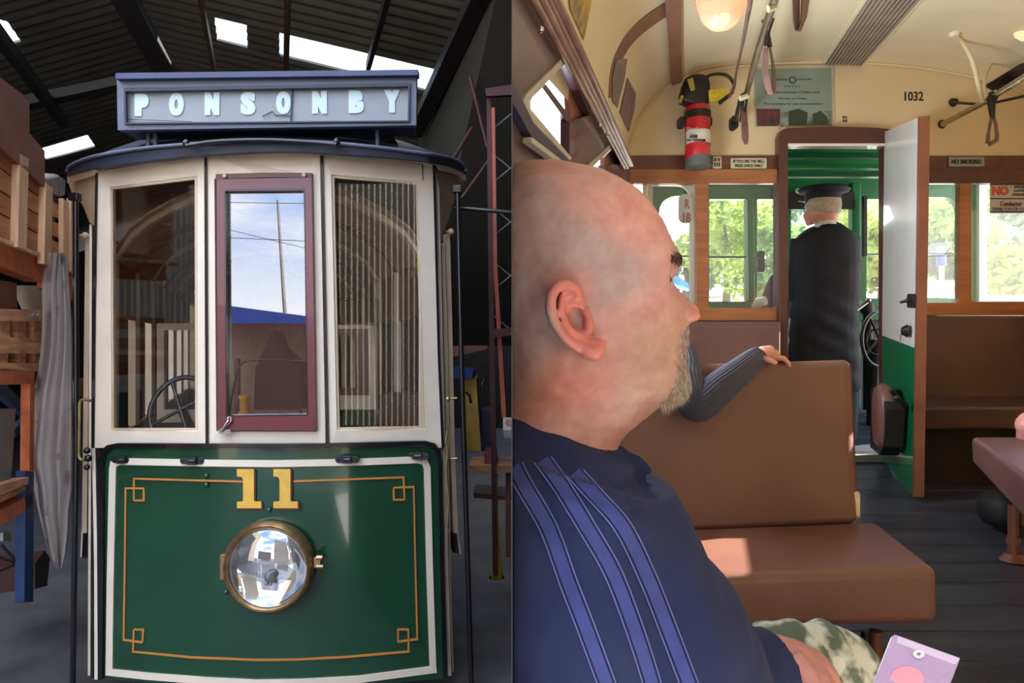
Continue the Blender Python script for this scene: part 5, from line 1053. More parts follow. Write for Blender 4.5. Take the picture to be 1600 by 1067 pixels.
# ------------------------------------------------------------------ people
def vcol_mat(nm, rough=.5, sub=.0, bump=.0, bscale=300, sheen=0.0, spec=.5):
    m = mat(nm, (128, 128, 128), rough, sub=sub, bump=bump, bscale=bscale, sheen=sheen, spec=spec); t = m.node_tree
    b = [n for n in t.nodes if n.type == 'BSDF_PRINCIPLED'][0]; old = b.inputs['Base Color'].links[0].from_socket
    a = t.nodes.new('ShaderNodeAttribute'); a.attribute_name = 'col'; mx = t.nodes.new('ShaderNodeMix'); mx.data_type = 'RGBA'; mx.blend_type = 'MULTIPLY'; mx.inputs[0].default_value = .25
    g = t.nodes.new('ShaderNodeMix'); g.data_type = 'RGBA'; g.inputs[0].default_value = 0
    t.links.new(a.outputs['Color'], mx.inputs[6]); mul = t.nodes.new('ShaderNodeMix'); mul.data_type = 'RGBA'; mul.blend_type = 'MULTIPLY'; mul.inputs[0].default_value = 1
    t.links.new(old, mul.inputs[6]); mul.inputs[7].default_value = (4.6, 4.6, 4.6, 1); t.links.new(mul.outputs[2], mx.inputs[7]); t.links.new(mx.outputs[2], b.inputs['Base Color']); return m
def remeshed(mb, name, mt, parent, vox, smooth_it=4, paint=None, cutx=None, relief=None, **kw):
    o = mb.build(name, mt, parent, **kw); r = o.modifiers.new('r', 'REMESH'); r.mode = 'VOXEL'; r.voxel_size = vox; r.use_smooth_shade = True
    if smooth_it: s = o.modifiers.new('s', 'SMOOTH'); s.factor = .5; s.iterations = smooth_it
    bpy.context.view_layer.update(); dg = bpy.context.evaluated_depsgraph_get(); nm = bpy.data.meshes.new_from_object(o.evaluated_get(dg)); o.modifiers.clear()
    loc = wloc(o)
    bm = bmesh.new(); bm.from_mesh(nm)
    if relief:
        bm.normal_update()
        for v in bm.verts: v.co += v.normal*relief(v.co+loc, v.normal)
    if cutx is not None:
        res = bmesh.ops.bisect_plane(bm, geom=bm.verts[:]+bm.edges[:]+bm.faces[:], plane_co=(cutx-loc.x, 0, 0), plane_no=(1, 0, 0), clear_inner=True)
        ed = [e for e in res['geom_cut'] if isinstance(e, bmesh.types.BMEdge)]
        if ed: bmesh.ops.edgeloop_fill(bm, edges=ed)
    for f in bm.faces: f.smooth = True
    bm.to_mesh(nm); bm.free(); nm.materials.clear(); nm.materials.append(mt); o.data = nm
    if paint:
        at = nm.color_attributes.new('col', 'FLOAT_COLOR', 'POINT')
        for i, v in enumerate(nm.vertices): at.data[i].color = (*srgb(paint(v.co+loc)), 1)
    return o
def mixc(a, b, t): t = max(0, min(1, t)); return tuple(x+(y-x)*t for x, y in zip(a, b))
def px_of(p): return 800+p.x/p.y*F, 533.5-(p.z-CZ)/p.y*F
m_skin = vcol_mat('skin', .42, sub=.12, bump=.06, bscale=420)
# ---- the bald man in the blue top
YH = 0.67
man = thing('person', 'bald man with grey goatee in a blue striped top, in profile at the front', 'person', V((.14, .68, floorZ(.7))))
FP = [(256.5, 850), (258, 868), (262, 896), (268, 921), (274, 949), (288, 975), (304, 1000), (326, 1018), (351, 1035), (379, 1047), (397, 1055.5), (408, 1059.5), (414, 1060), (425, 1056), (438, 1050.5), (447, 1055.5), (457.5, 1065.6), (470, 1078), (481.5, 1088), (489, 1091), (497, 1088), (504, 1079), (509, 1074), (516, 1072), (525, 1074), (531, 1072), (535, 1068), (541, 1072), (550, 1070), (557, 1067), (566, 1070), (583, 1074), (596, 1074), (609, 1069), (619, 1057), (627, 1041), (635, 1030), (647, 1014), (662, 996), (677, 978), (690, 968), (720, 958), (770, 950)]
FB = [(256.5, 840), (258, 815), (264, 796), (275, 780), (295, 766), (330, 752), (380, 745), (430, 750), (480, 762), (530, 774), (580, 777), (640, 768), (700, 750), (770, 730)]
FC = [(256.5, 850), (397, 1055.5), (408, 1057), (425, 1051), (447, 1047), (470, 1052), (490, 1058), (504, 1066), (516, 1068), (531, 1067), (560, 1064), (583, 1071), (596, 1072), (609, 1067), (619, 1057)]
HW = [(256.5, .004), (259, .022), (264, .036), (275, .051), (295, .063), (330, .072), (370, .0765), (420, .0765), (470, .073), (520, .069), (560, .066), (600, .060), (630, .056), (660, .058), (700, .062), (770, .07)]
def hz(y): return CZ+(533.5-y)/F*YH
def hx_(x): return (x-800)/F*YH
mb = MB(); rows = []; ys = []
y = 256.5
while y < 770: ys.append(y); y += (1.0 if y < 264 else 3.2)
ys.append(770)
for y in ys:
    xf = hx_(interp(FP, y)); xb = hx_(interp(FB, y)); xc = xf
    if 397 < y < 619: xc = hx_(min(interp(FC, y), interp(FP, y)))
    w = interp(HW, y); row = []; n = 96
    # front narrows more over the face, the widest line sits behind the middle
    wide = lerp(.45, .40, min(1, max(0, (y-380)/150))); cx = xb+(xc-xb)*wide
    pw_f = interp([(260, 2.0), (400, 2.25), (480, 2.2), (560, 2.3), (620, 2.1), (680, 2.0)], y)
    for k in range(n):
        a = 2*math.pi*k/n; c, s = math.cos(a), math.sin(a)
        if c >= 0: r = (abs(c)**pw_f+abs(s)**pw_f)**(-1/pw_f); X = cx+c*r*(xc-cx); Yl = s*r*w
        else: r = (abs(c)**2.1+abs(s)**2.1)**(-1/2.1); X = cx+c*r*(cx-xb); Yl = s*r*w
        if 397 < y < 619 and c > 0:
            sg_ = interp([(397, .03), (440, .009), (470, .0105), (490, .0165), (500, .0175), (509, .02), (560, .028), (619, .04)], y)
            X += max(0, xf-xc)*math.exp(-(Yl/sg_)**2)
        # eye socket, cheek, mouth corner
        if c > 0:
            for (ex, ey, el, rx, ry, dp_) in ((1034, 441, .036, .018, .0115, -.0065), (1052, 411, .026, .02, .008, .003), (1030, 478, .045, .024, .02, .0035), (1052, 537, .026, .012, .006, -.003), (1052, 505, .030, .012, .02, -.002)):
                dx = (X-hx_(ex))/rx; dz = (hz(y)-hz(ey))/ry; dl = (abs(Yl)-el)/.022
                g = math.exp(-(dx*dx*.5+dz*dz+dl*dl*.6)); X += dp_*g*.6; Yl += math.copysign(dp_*g*.9, Yl)
            # jaw and ear hollow
        row.append(V((X, YH+Yl, hz(y))))
    rows.append(row)
mb.grid(rows, closed=True); b0 = len(mb.v)-96; mb.f.append(tuple(range(b0, b0+96))); mb.m.append(0); mb.f.append(tuple(reversed(range(96)))); mb.m.append(0)
mb.ball(V((hx_(1077), YH, hz(487))), .0105, sc=(1, 1.1, .95))
# nostril wing
for sgn in (-1, 1): mb.ball(V((hx_(1074), YH+sgn*.0125, hz(494))), .0085, sc=(1.25, .8, .85))
# ear on the side towards the camera (and its twin)
def EP(x, y, Y, far): p = P(x, y, Y); return p if not far else V((p.x/Y*YH, 2*YH-Y+.0, CZ+(p.z-CZ)/Y*YH))
for far in (False, True):
    E = lambda x, y, Y: EP(x, y, Y, far)
    hel = catmull([(907, 476, .600), (904, 460, .590), (896, 449, .582), (884, 444.5, .577), (871, 448, .573), (862, 461, .571), (860, 480, .572), (866, 502, .575), (878, 522, .578), (893, 538, .582), (909, 548, .586)], 5)
    mb.tube([E(*q) for q in hel], [.0042+.0012*math.sin(math.pi*i/len(hel)) for i in range(len(hel))], 10)
    mb.tube([E(*q) for q in catmull([(903, 538, .588), (915, 548, .587), (927, 551, .588), (935, 546, .591), (938, 532, .596)], 4)], [.0055]*4+[.0075]*4+[.0082]*4+[.0065]*5, 10)
    mb.tube([E(*q) for q in catmull([(884, 455, .584), (877, 468, .581), (877, 488, .582), (886, 508, .585), (899, 526, .589), (911, 534, .592)], 4)], .0040, 8)
    mb.tube([E(*q) for q in catmull([(913, 482, .598), (919, 496, .594), (921, 508, .594), (919, 520, .597)], 4)], [.004]*6+[.0055]*7, 8)
    plate = [(870, 452), (886, 450), (899, 462), (905, 480), (890, 480), (884, 492), (892, 512), (912, 522), (924, 530), (930, 544), (915, 545), (896, 534), (880, 516), (868, 496), (864, 474)]
    q = [E(x, y, .588) for x, y in plate]; mb.prism(q, V((.010, .020 if not far else -.020, 0)))
def man_paint(p):
    x, y = px_of(p); x = 800+(p.x)/YH*F; y = 533.5-(p.z-CZ)/YH*F
    c = (190, 138, 130)
    scalp = (164, 136, 133); 
    # shaved stubble over skull side and back
    hairline = interp([(258, 760), (300, 800), (360, 850), (420, 960), (455, 955), (500, 880), (560, 810), (640, 790)], y)
    c = mixc(c, scalp, (hairline+70-x)/60 if y < 620 else 0)
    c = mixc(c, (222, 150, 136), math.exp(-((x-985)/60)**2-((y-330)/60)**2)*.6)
    c = mixc(c, (166, 128, 108), max(0, min(1, (y-470)/70))*max(0, min(1, (x-925)/45))*max(0, min(1, (700-y)/60))*.75)      # beard shadow
    c = mixc(c, (196, 104, 92), math.exp(-((x-1082)/16)**2-((y-488)/18)**2)*.7)
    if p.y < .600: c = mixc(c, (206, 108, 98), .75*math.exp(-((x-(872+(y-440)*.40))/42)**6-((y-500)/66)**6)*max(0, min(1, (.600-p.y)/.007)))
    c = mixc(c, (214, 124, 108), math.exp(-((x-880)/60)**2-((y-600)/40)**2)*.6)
    if 1052 < x and 528 < y < 552: c = mixc(c, (170, 92, 84), .6)
    k = 1+.10*noise.noise(p*55)+.07*noise.noise(p*170)+.06*noise.noise(p*18); c = (min(255, c[0]*(.5+.5*k)), c[1]*k, c[2]*k)
    return c
def man_relief(p, n):
    q = 0.0
    q += .0005*noise.noise(p*90)
    for yy, xx in ((356, 1012), (371, 1018), (384, 1022)):      # forehead lines
        x = 800+p.x/YH*F; y = 533.5-(p.z-CZ)/YH*F
        if x > 985: q -= .0005*math.exp(-((y-yy-(x-xx)*-.2)/2.2)**2)
    return q
head = remeshed(mb, 'head', m_skin, man, .0021, 5, man_paint, cutx=.0006, relief=man_relief)
m_eye = mat('eye white', (220, 210, 200), .1, var=.02); m_hairg = mat('grey blond hair', (198, 180, 158), .7, var=.35, scale=200, col2=(136, 116, 102)); m_brow = mat('dark brow hair', (84, 66, 58), .8)
for sgn in (-1, 1):
    mb = MB(); c = V((hx_(1018), YH+sgn*.031, hz(441))); mb.ball(c, .0115); e = mb.build('eyeball', m_eye, head, smooth=60)
    mb = MB(); mb.ball(c+V((.0085, sgn*-.001, 0)), .0052); mb.build('iris', mat('brown iris', (50, 36, 30), .1), e, smooth=60)
    mb = MB(); rows = []
    for i in range(9):
        t = -1.1+i*.27; rows.append([c+V((math.cos(a)*math.cos(t), math.sin(t)*1.0, math.sin(a)*math.cos(t)))*.0128 for a in [(.12+.13*k) for k in range(9)]])
    mb.grid(rows, vec=(-.001, 0, .001)); mb.build('eyelid', mat('eyelid skin', (186, 120, 108), .5), head, smooth=60)
    if sgn < 0: eyebrow_c = c
def tuft(mb, p, d, L, w):
    s = d.cross(V((rnd.gauss(0, 1), rnd.gauss(0, 1), rnd.gauss(0, 1)))).normalized()*w; q = p+d*L*.55+V((0, 0, -L*.05)); e = p+d*L+V((0, 0, -L*.3))
    mb.add([p-s, p+s, q-s*.7, q+s*.7, e], [(0, 1, 3, 2), (2, 3, 4)])
from mathutils.bvhtree import BVHTree
bvh = BVHTree.FromPolygons([v.co+wloc(head) for v in head.data.vertices], [tuple(p.vertices) for p in head.data.polygons])
mb = MB()
for _ in range(8200):
    side_ = rnd.choice((-1, -1, -1, 1)); y = rnd.uniform(508, 628); t = (y-508)/120
    x0 = interp([(508, 1052), (530, 1040), (560, 1040), (590, 1034), (628, 1020)], y); x = x0+(1092-x0)*rnd.random()**.8
    if 530 < y < 547 and x > 1056: continue
    if rnd.random() < .8*math.exp(-((x-x0)/9)**2): continue
    o_ = V((hx_(x), YH+side_*.12, hz(y))); tgt = V((0, -side_, 0))
    if rnd.random() < .5: o_ = V((hx_(1180), YH+rnd.uniform(-.03, .03), hz(y))); tgt = V((-1, 0, 0))
    h = bvh.ray_cast(o_, tgt)
    if h[0] is None: continue
    xx = 800+h[0].x/YH*F
    if xx < x0 or (530 < y < 547 and xx > 1056): continue
    d = (h[1]*.30+V((.12, 0, -.95))).normalized(); tuft(mb, h[0]-h[1]*.001, d, rnd.uniform(.005, .010)*(1.2 if y > 560 else .8), .0003)
mb.build('goatee', m_hairg, head, kind='stuff')
mb = MB()
for _ in range(900):
    x = rnd.uniform(1034, 1064); y = 411+rnd.gauss(0, 4.5)+(1054-x)*.05
    o_ = V((hx_(x), YH-.12, hz(y))); tg = V((0, 1, 0))
    if rnd.random() < .5: o_ = V((hx_(1180), YH-rnd.uniform(.012, .04), hz(y))); tg = V((-1, 0, 0))
    h = bvh.ray_cast(o_, tg)
    if h[0] is None or 800+h[0].x/YH*F < 1030: continue
    
    if 800+h[0].x/YH*F > 1063: continue
    n_ = h[1]; dd = V((-.7, -.35 if h[0].y < YH else .35, .3)); dd = dd-n_*dd.dot(n_); tuft(mb, h[0]-n_*.0004, (dd.normalized()+n_*.22).normalized(), rnd.uniform(.004, .0075), .00028)
mb.build('eyebrow', m_brow, head, kind='stuff')
# blue top
m_shirt = mat('blue jersey', (19, 30, 74), .85, var=.10, scale=5, bump=.15, bscale=500)
m_stripe = mat('lighter blue stripe', (52, 63, 126), .8, var=.12, scale=60); m_piping = mat('pale blue piping', (92, 94, 156), .8)
SR = [(636, 802), (642, 830), (648, 853), (660, 880), (672, 903), (684, 930), (694, 952), (702, 970), (712, 990), (735, 1002), (752, 1022), (768, 1038), (783, 1050), (815, 1067), (843, 1079), (866, 1102), (884, 1124), (901, 1139), (930, 1151), (961, 1165), (985, 1172), (1030, 1186), (1100, 1196), (1200, 1200), (1330, 1200)]
SH = [(636, .03), (648, .075), (672, .115), (700, .145), (760, .18), (850, .20), (960, .205), (1100, .20), (1330, .2)]
def torso_fold(p):
    x, y = px_of(V((p.x, .68, p.z)))
    q = .0
    q += .010*math.exp(-((y-742+.28*(900-x))/14)**2)*max(0, min(1, (1010-x)/80))
    q += .006*math.exp(-((y-720+.32*(900-x))/9)**2)-.008*math.exp(-((y-700+.35*(900-x))/10)**2)
    q += .008*math.sin((x*.022+y*.012))*math.exp(-((x-1060)/90)**2)
    q += .005*noise.noise(V((x*.012, y*.008, 1.3)))+.003*noise.noise(V((x*.03, y*.018, 4.3)))
    return q
def tsurf(x, y, off=0):
    """front of the torso where px x,y looks (in the frontal plane of the sections)"""
    Yc = .68; xr = interp(SR, y); xl = 640; cx = (xl+xr)/2; a = (xr-xl)/2; u = max(-1, min(1, (x-cx)/a)); h = interp(SH, y)
    d = h*(1-abs(u)**2.3)**(1/2.3)
    return Yc-d
mb = MB(); rows = []
ys = [636+3*i for i in range(24)]+[710+8*i for i in range(78)]
for y in ys:
    row = []; Yc = .68; xr = interp(SR, y); xl = 640; h = interp(SH, y); n = 72
    for k in range(n):
        a = 2*math.pi*k/n; c, s = math.cos(a), math.sin(a); r = (abs(c)**2.3+abs(s)**2.3)**(-1/2.3); cx = (xl+xr)/2
        row.append(V(((cx+c*r*(xr-xl)/2-800)/F*Yc, Yc+s*r*h, CZ+(533.5-y)/F*Yc)))
    rows.append(row)
mb.grid(rows, closed=True); b0 = len(mb.v)-72; mb.f.append(tuple(range(b0, b0+72))); mb.m.append(0); mb.f.append(tuple(reversed(range(72)))); mb.m.append(0)
# forearm sleeve
mb.tube([P(960, 1020, .56), P(1040, 1110, .60), P(1120, 1075, .64), P(1213, 1032, .67)], [.085, .070, .056, .036], 24)
# collar point
mb.tube([P(905, 684, .63), P(950, 704, .65), P(972, 700, .67), P(968, 693, .68)], [.010, .012, .010, .004], 12)
mb.tube([P(972, 696, .675), P(990, 716, .67), P(1012, 748, .67)], [.004, .012, .014], 12)
shirt = remeshed(mb, 'blue_top', m_shirt, man, .0042, 4, None, cutx=.0006, relief=lambda p, n: torso_fold(p) if p.y < .75 else 0)
sb_ = BVHTree.FromPolygons([v.co+wloc(shirt) for v in shirt.data.vertices], [tuple(p.vertices) for p in shirt.data.polygons])
def onshirt(x, y, off=.0008):
    d = V(((x-800)/F, 1, (533.5-y)/F)).normalized(); h = sb_.ray_cast(V((0, 0, CZ)), d)
    return (h[0]-d*off) if h[0] is not None else P(x, y, .5)
def sstripe(ctr, w, mt, nm, par, off=.0012):
    c = catmull(ctr, 14); rows = []
    for i, (x, y, ww) in enumerate([(q[0], q[1], w(q[1]) if callable(w) else w) for q in c]):
        a = c[max(0, i-1)]; b = c[min(len(c)-1, i+1)]; dx, dy = b[0]-a[0], b[1]-a[1]; l = math.hypot(dx, dy); rows.append([onshirt(max(801.5, x+dy/l*ww*t), y-dx/l*ww*t, off) for t in (-.5, -.25, 0, .25, .5)])
    mb = MB(); mb.grid(rows); o = mb.build(nm, mt, par, smooth=180); return o
ST = [[(803, 727), (820, 760), (857.5, 826), (889, 912), (915, 979), (947, 1066), (962, 1110)], [(848, 718), (878, 760), (915, 820), (955, 889), (984, 961), (1013, 1048), (1030, 1110)], [(898, 738), (926, 769), (973, 823), (1013, 904), (1047, 990), (1076, 1066), (1090, 1100)]]
for i, s in enumerate(ST):
    s = [q for q in s]
    o = sstripe(s, 19, m_stripe, 'stripe', shirt)
    for d in (-14, 14): sstripe([(x+d*.93, y-d*.36) for x, y in s], 2.2, m_piping, 'piping', shirt, .0016)
# collar band
cb_ = sstripe([(801, 643), (850, 652), (901, 677), (936, 692), (962, 706)], 9, mat('navy collar', (28, 38, 84), .85), 'collar', shirt, .002)
# trousers and lap
m_camo = mat('grey green camouflage cloth', (206, 208, 196), .85, scale=26, col2=(92, 104, 84), ramp=(.44, .56), bump=.2, bscale=200, detail=2, stretch=(1, .6, 1.6))
mb = MB(); mb.tube([P(900, 1330, .70), P(1120, 1130, .78), P(1240, 1062, .86), P(1300, 1052, .90)], [.10, .088, .076, .066], 24); mb.ball(P(1303, 1054, .90), .067); mb.tube([P(1303, 1060, .90), P(1345, 1250, .88), P(1340, 1500, .86)], [.058, .060, .06], 20)
mb.tube([P(900, 1330, .9), P(1060, 1200, .98), P(1200, 1130, 1.05)], [.10, .085, .07], 20)
remeshed(mb, 'camouflage_trousers', m_camo, man, .006, 3, None, cutx=.0006, relief=lambda p, n: .006*noise.noise(V((p.x*18, p.y*10, p.z*26)))+.004*math.sin(p.x*130+p.z*60)*math.exp(-((p.x-.40)/.06)**2))
# hand leaving the cuff
mb = MB()
wr = P(1212, 1030, .67)
mb.tube([P(1185, 1045, .66), wr, P(1236, 1040, .675)], [.026, .025, .027], 16)
mb.tube([P(1232, 1038, .675), P(1256, 1052, .68), P(1278, 1075, .68)], [.027, .030, .028], 16); mb.tube([P(1236, 1052, .665), P(1262, 1076, .66), P(1280, 1096, .66)], [.024, .028, .026], 16)
fing = [[(1272, 1052, .70), (1302, 1068, .705), (1322, 1092, .70), (1330, 1120, .69)], [(1276, 1066, .685), (1306, 1086, .69), (1322, 1112, .685), (1326, 1140, .67)], [(1276, 1084, .67), (1302, 1106, .67), (1314, 1132, .665), (1314, 1156, .65)], [(1270, 1098, .655), (1290, 1120, .65), (1298, 1142, .645), (1296, 1160, .635)]]
for f, r in zip(fing, (.0095, .0098, .0092, .008)): mb.tube([P(*q) for q in f], [r*1.15, r*1.05, r, r*.8], 12); mb.ball(P(*f[-1]), r*.8)
th_ = [(1238, 1032, .655), (1256, 1050, .645), (1268, 1078, .64), (1278, 1106, .64)]
mb.tube([P(*q) for q in th_], [.014, .0125, .0115, .009], 12); mb.ball(P(*th_[-1]), .009)
hand = remeshed(mb, 'hand', m_skin, man, .002, 4, lambda p: mixc((200, 144, 134), (176, 112, 104), .5+.6*noise.noise(p*40)), relief=lambda p, n: .0012*noise.noise(p*70))
mb = MB(); mb.ball(P(1278, 1104, .631), .006, sc=(.8, .35, 1)); mb.build('nail', mat('nail', (228, 176, 160), .3), hand, smooth=60)
# folded lilac wallet resting in the lap of whoever takes the picture
fo = thing('plastic_wallet', 'lilac translucent plastic wallet with a pink disc at the bottom edge', 'wallet', P(1420, 1100, .60))
m_lil = mat('lilac plastic', (206, 178, 226), .22, var=.08, scale=10, coat=.4, trans=.15); m_pinkd = mat('pink disc', (242, 166, 186), .4)
Z0 = lambda x, y: .62-(y-990)*.0006
def WP(x, y, o=0): return P(x, y, Z0(x, y)-o)
for k, o_ in enumerate((0, -.004)): 
    mb = MB(); mb.prism([WP(x, y, o_) for x, y in ((1393, 996), (1399, 991.5), (1500, 1028), (1498, 1034), (1430, 1210), (1325, 1170))], (0, .0012, -.0004)); mb.build('sleeve', m_lil, fo)
mb = MB(); mb.ribbon([WP(1404, 994, .0006), WP(1500, 1029, .0006)], [WP(1401, 1004, .0006), WP(1492, 1038, .0006)], (0, .0005, 0)); mb.build('fold', mat('pale lilac edge', (226, 208, 240), .2), fo)
cc = WP(1436, 1022, .004); e1 = (WP(1446, 1022, .004)-cc).normalized(); e2 = (WP(1436, 1032, .004)-cc).normalized()
def ring(c, r0, r1, n=24): 
    mb = MB(); A = [c+e1*math.cos(2*math.pi*k/n)*r0+e2*math.sin(2*math.pi*k/n)*r0 for k in range(n+1)]; B = [c+e1*math.cos(2*math.pi*k/n)*r1+e2*math.sin(2*math.pi*k/n)*r1 for k in range(n+1)]; mb.ribbon(A, B, (0, .0008, 0)); return mb
ring(cc, .0022, .0052).build('press_stud', mat('white stud', (244, 244, 248), .2), fo); ring(WP(1417, 1062, .004), .0, .0155).build('disc', m_pinkd, fo)

# ---- person on the next seat: forearm in a ribbed sleeve over the seat back
p2 = thing('person', 'person in dark ribbed jersey with a forearm laid over the leather seat back', 'person', V((.45, 2.75, floorZ(2.75))))
m_rib2 = mat('charcoal ribbed knit', (62, 64, 84), .9, var=.12, scale=30, bump=.3, bscale=200, sheen=.3)
mb = MB(); path = catmull([(1030, 525, 2.62), (1058, 556, 2.46), (1070, 598, 2.30), (1089, 632, 2.25), (1124, 606, 2.27), (1158, 579, 2.33), (1184, 557, 2.40)], 7); rad = [lerp(.075, .068, 0)]*len(path)
rows = []; pts = [P(*q) for q in path]; up = None
for i, p in enumerate(pts):
    t = (pts[min(i+1, len(pts)-1)]-pts[max(i-1, 0)]).normalized(); a = t.cross(V((0, 1, 0))).normalized(); b = a.cross(t).normalized(); u = i/(len(pts)-1); r = interp([(0, .075), (.3, .064), (.5, .062), (.7, .056), (.9, .044), (1, .036)], u)
    rows.append([p+(a*math.cos(2*math.pi*k/120)+b*math.sin(2*math.pi*k/120))*(r+.0022*math.cos(2*math.pi*k/120*30)+.003*math.sin(i*1.9)*max(0, .6-abs(u-.42)*3)) for k in range(120)])
mb.grid(rows, closed=True); mb.build('sleeve', m_rib2, p2, smooth=180)
mb = MB(); mb.tube([P(1182, 559, 2.40), P(1190, 552, 2.40)], [.037, .033], 24); mb.build('cuff', mat('charcoal cuff', (44, 46, 60), .9), p2, smooth=60)
mb = MB(); mb.tube([P(1176, 560, 2.40), P(1192, 553, 2.40), P(1204, 553, 2.41)], [.024, .030, .034], 16); mb.tube([P(1196, 552, 2.41), P(1212, 558, 2.42)], [.032, .026], 16)
for k, (dy, L) in enumerate(((.045, 1.0), (.018, 1.1), (-.01, 1.05), (-.034, .85))):
    a = P(1208, 558, 2.42)+V((0, dy, 0)); mb.tube([a, a+V((.030*L, 0, -.004)), a+V((.050*L, .0, -.022)), a+V((.058*L, 0, -.045))], [.0115, .0105, .0095, .008], 10)
a = P(1190, 560, 2.37); mb.tube([a, a+V((.02, -.022, -.006)), a+V((.045, -.03, -.018))], [.014, .0115, .009], 10)
remeshed(mb, 'hand', m_skin, p2, .0035, 3, lambda p: (220, 156, 138))
mb = MB(); loft(mb, [(570, 975, 1022, 2.75, .10), (585, 956, 1038, 2.75, .13), (640, 953, 1040, 2.75, .14), (740, 953, 1036, 2.75, .14), (800, 953, 1036, 2.75, .15)]); mb.build('jersey', m_rib2, p2, smooth=80)
mb = MB(); loft(mb, [(472, 975, 1005, 2.75, .04), (480, 964, 1018, 2.75, .08), (505, 958, 1024, 2.75, .09), (535, 962, 1020, 2.75, .09), (556, 975, 1012, 2.75, .06), (575, 973, 1016, 2.75, .06)]); h_ = mb.build('head', m_skin, p2, smooth=80)
at = h_.data.color_attributes.new('col', 'FLOAT_COLOR', 'POINT')
for i in range(len(h_.data.vertices)): at.data[i].color = (*srgb((214, 150, 132)), 1)
mb = MB(); loft(mb, [(470, 972, 1008, 2.74, .05), (480, 962, 1020, 2.74, .09), (505, 955, 1026, 2.73, .095), (530, 960, 1022, 2.72, .09)]); mb.build('hair', m_brow, p2, smooth=80)

# ---- the capped man standing on the platform
m_navyc = mat('dark navy uniform cloth', (19, 21, 33), .75, var=.12, scale=12, bump=.1, bscale=200)
cd = thing('person', 'man in peaked cap and dark uniform standing with his back turned in the doorway', 'person', V((2.25, 4.62, floorZ(4.62))))
YD = 4.62
mb = MB(); loft(mb, [(347, 1282, 1306, YD+.02, .05), (352, 1272, 1314, YD, .08), (358, 1262, 1322, YD, .10), (366, 1250, 1332, YD, .115), (380, 1240, 1340, YD, .125), (410, 1239, 1341, YD, .135), (440, 1240, 1340, YD, .14), (480, 1238, 1337, YD, .135), (520, 1236, 1337, YD, .135), (560, 1234, 1340, YD, .14), (600, 1234, 1341, YD, .14), (612, 1244, 1336, YD, .13)], p=2.6)
for sx, (a, b, c, d) in ((1, ((1330, 372), (1336, 420), (1335, 462), (1316, 476))), (-1, ((1248, 374), (1243, 420), (1243, 464), (1262, 478)))):
    mb.tube([P(*a, YD-.01), P(*b, YD-.02), P(*c, YD+.02), P(*d, YD+.26)], [.06, .052, .048, .038], 16)
remeshed(mb, 'coat', m_navyc, cd, .010, 3, relief=lambda p, n: .005*noise.noise(V((p.x*7, p.y*7, p.z*12)))+.003*math.sin(p.z*40+p.x*22)*max(0, min(1, (2.75-p.z)*3)))
mb = MB(); fz = lambda x: None
for x0, x1 in ((1241, 1286), (1290, 1339)): loft(mb, [(590, x0, x1, YD, .10), (640, x0+2, x1-1, YD, .09), (690, x0+5, x1-3, YD, .075), (684+20, x0+6, x1-3, YD, .075)])
mb.build('trousers', m_navyc, cd, smooth=80)
for x in (1264, 1314): mb = MB(); c = P(x, 705, YD); c.z = floorZ(YD)+.035; mb.ball(c+V((0, .05, -.002)), .05, sc=(.95, 2.4, .75)); mb.build('shoe', m_iron, cd, smooth=60)
mb = MB(); loft(mb, [(308, 1268, 1308, YD, .07), (316, 1263, 1311, YD, .088), (326, 1262, 1312, YD+.0, .09), (336, 1263, 1310, YD, .085), (343, 1268, 1307, YD, .07), (352, 1276, 1306, YD-.01, .055), (366, 1276, 1308, YD-.01, .055)], p=2.1)
mb.tube([P(1268, 326, YD+.03), P(1262, 337, YD+.05), P(1266, 352, YD+.05)], [.03, .035, .025], 12); mb.ball(P(1258, 341, YD+.10), .014)
mb.tube([P(1272, 326, YD-.03), P(1268.5, 331, YD-.04), P(1270, 340, YD-.035), P(1273, 345, YD-.02)], [.009, .012, .011, .008], 8)
remeshed(mb, 'head', m_skin, cd, .005, 3, lambda p: (222, 146, 124))
mb = MB(); loft(mb, [(312, 1262, 1312, YD-.012, .09), (320, 1260.5, 1313, YD-.014, .09), (329, 1263, 1312, YD-.016, .086), (334, 1272, 1309, YD-.018, .078), (336, 1280, 1304, YD-.02, .07)]); mb.build('hair', mat('grey fair hair', (186, 170, 150), .8, var=.12, scale=40), cd, smooth=80)
mb = MB(); mb.tube([P(1263, 318, YD+.02), P(1260, 326, YD+.03)], .018, 8); mb.build('side_hair', mat('white hair', (206, 200, 186), .8), cd, smooth=60)
cap = MB(); loft(cap, [(318, 1260, 1312, YD, .095), (303, 1259, 1313, YD, .098)], p=2.05); loft(cap, [(304, 1262, 1311, YD, .10), (300, 1248, 1325, YD, .13), (297, 1246, 1327, YD, .135), (293, 1252, 1322, YD, .125), (291, 1265, 1308, YD, .09)], p=2.05); cap = cap.build('cap', m_navyc, cd, smooth=50)
mb = MB(); mb.prism([P(1264, 316, YD+.06), P(1246, 314, YD+.13), P(1262, 318, YD+.2), P(1290, 316, YD+.17), P(1300, 316, YD+.08)], (0, 0, .006)); mb.build('peak', m_iron, cap)
mb = MB(); mb.ball(P(1247, 298, YD+.02), .018); mb.build('badge', mat('white badge', (196, 198, 190), .4), cap, smooth=60)
mb = MB(); mb.tube([P(1270, 328, YD-.03), P(1262, 326, YD+.06), P(1258, 326, YD+.11)], .004, 6); mb.tube([P(1258, 322, YD+.12), P(1256, 331, YD+.12), P(1262, 332, YD+.12)], .004, 6); mb.build('glasses', m_iron, cd, smooth=60)
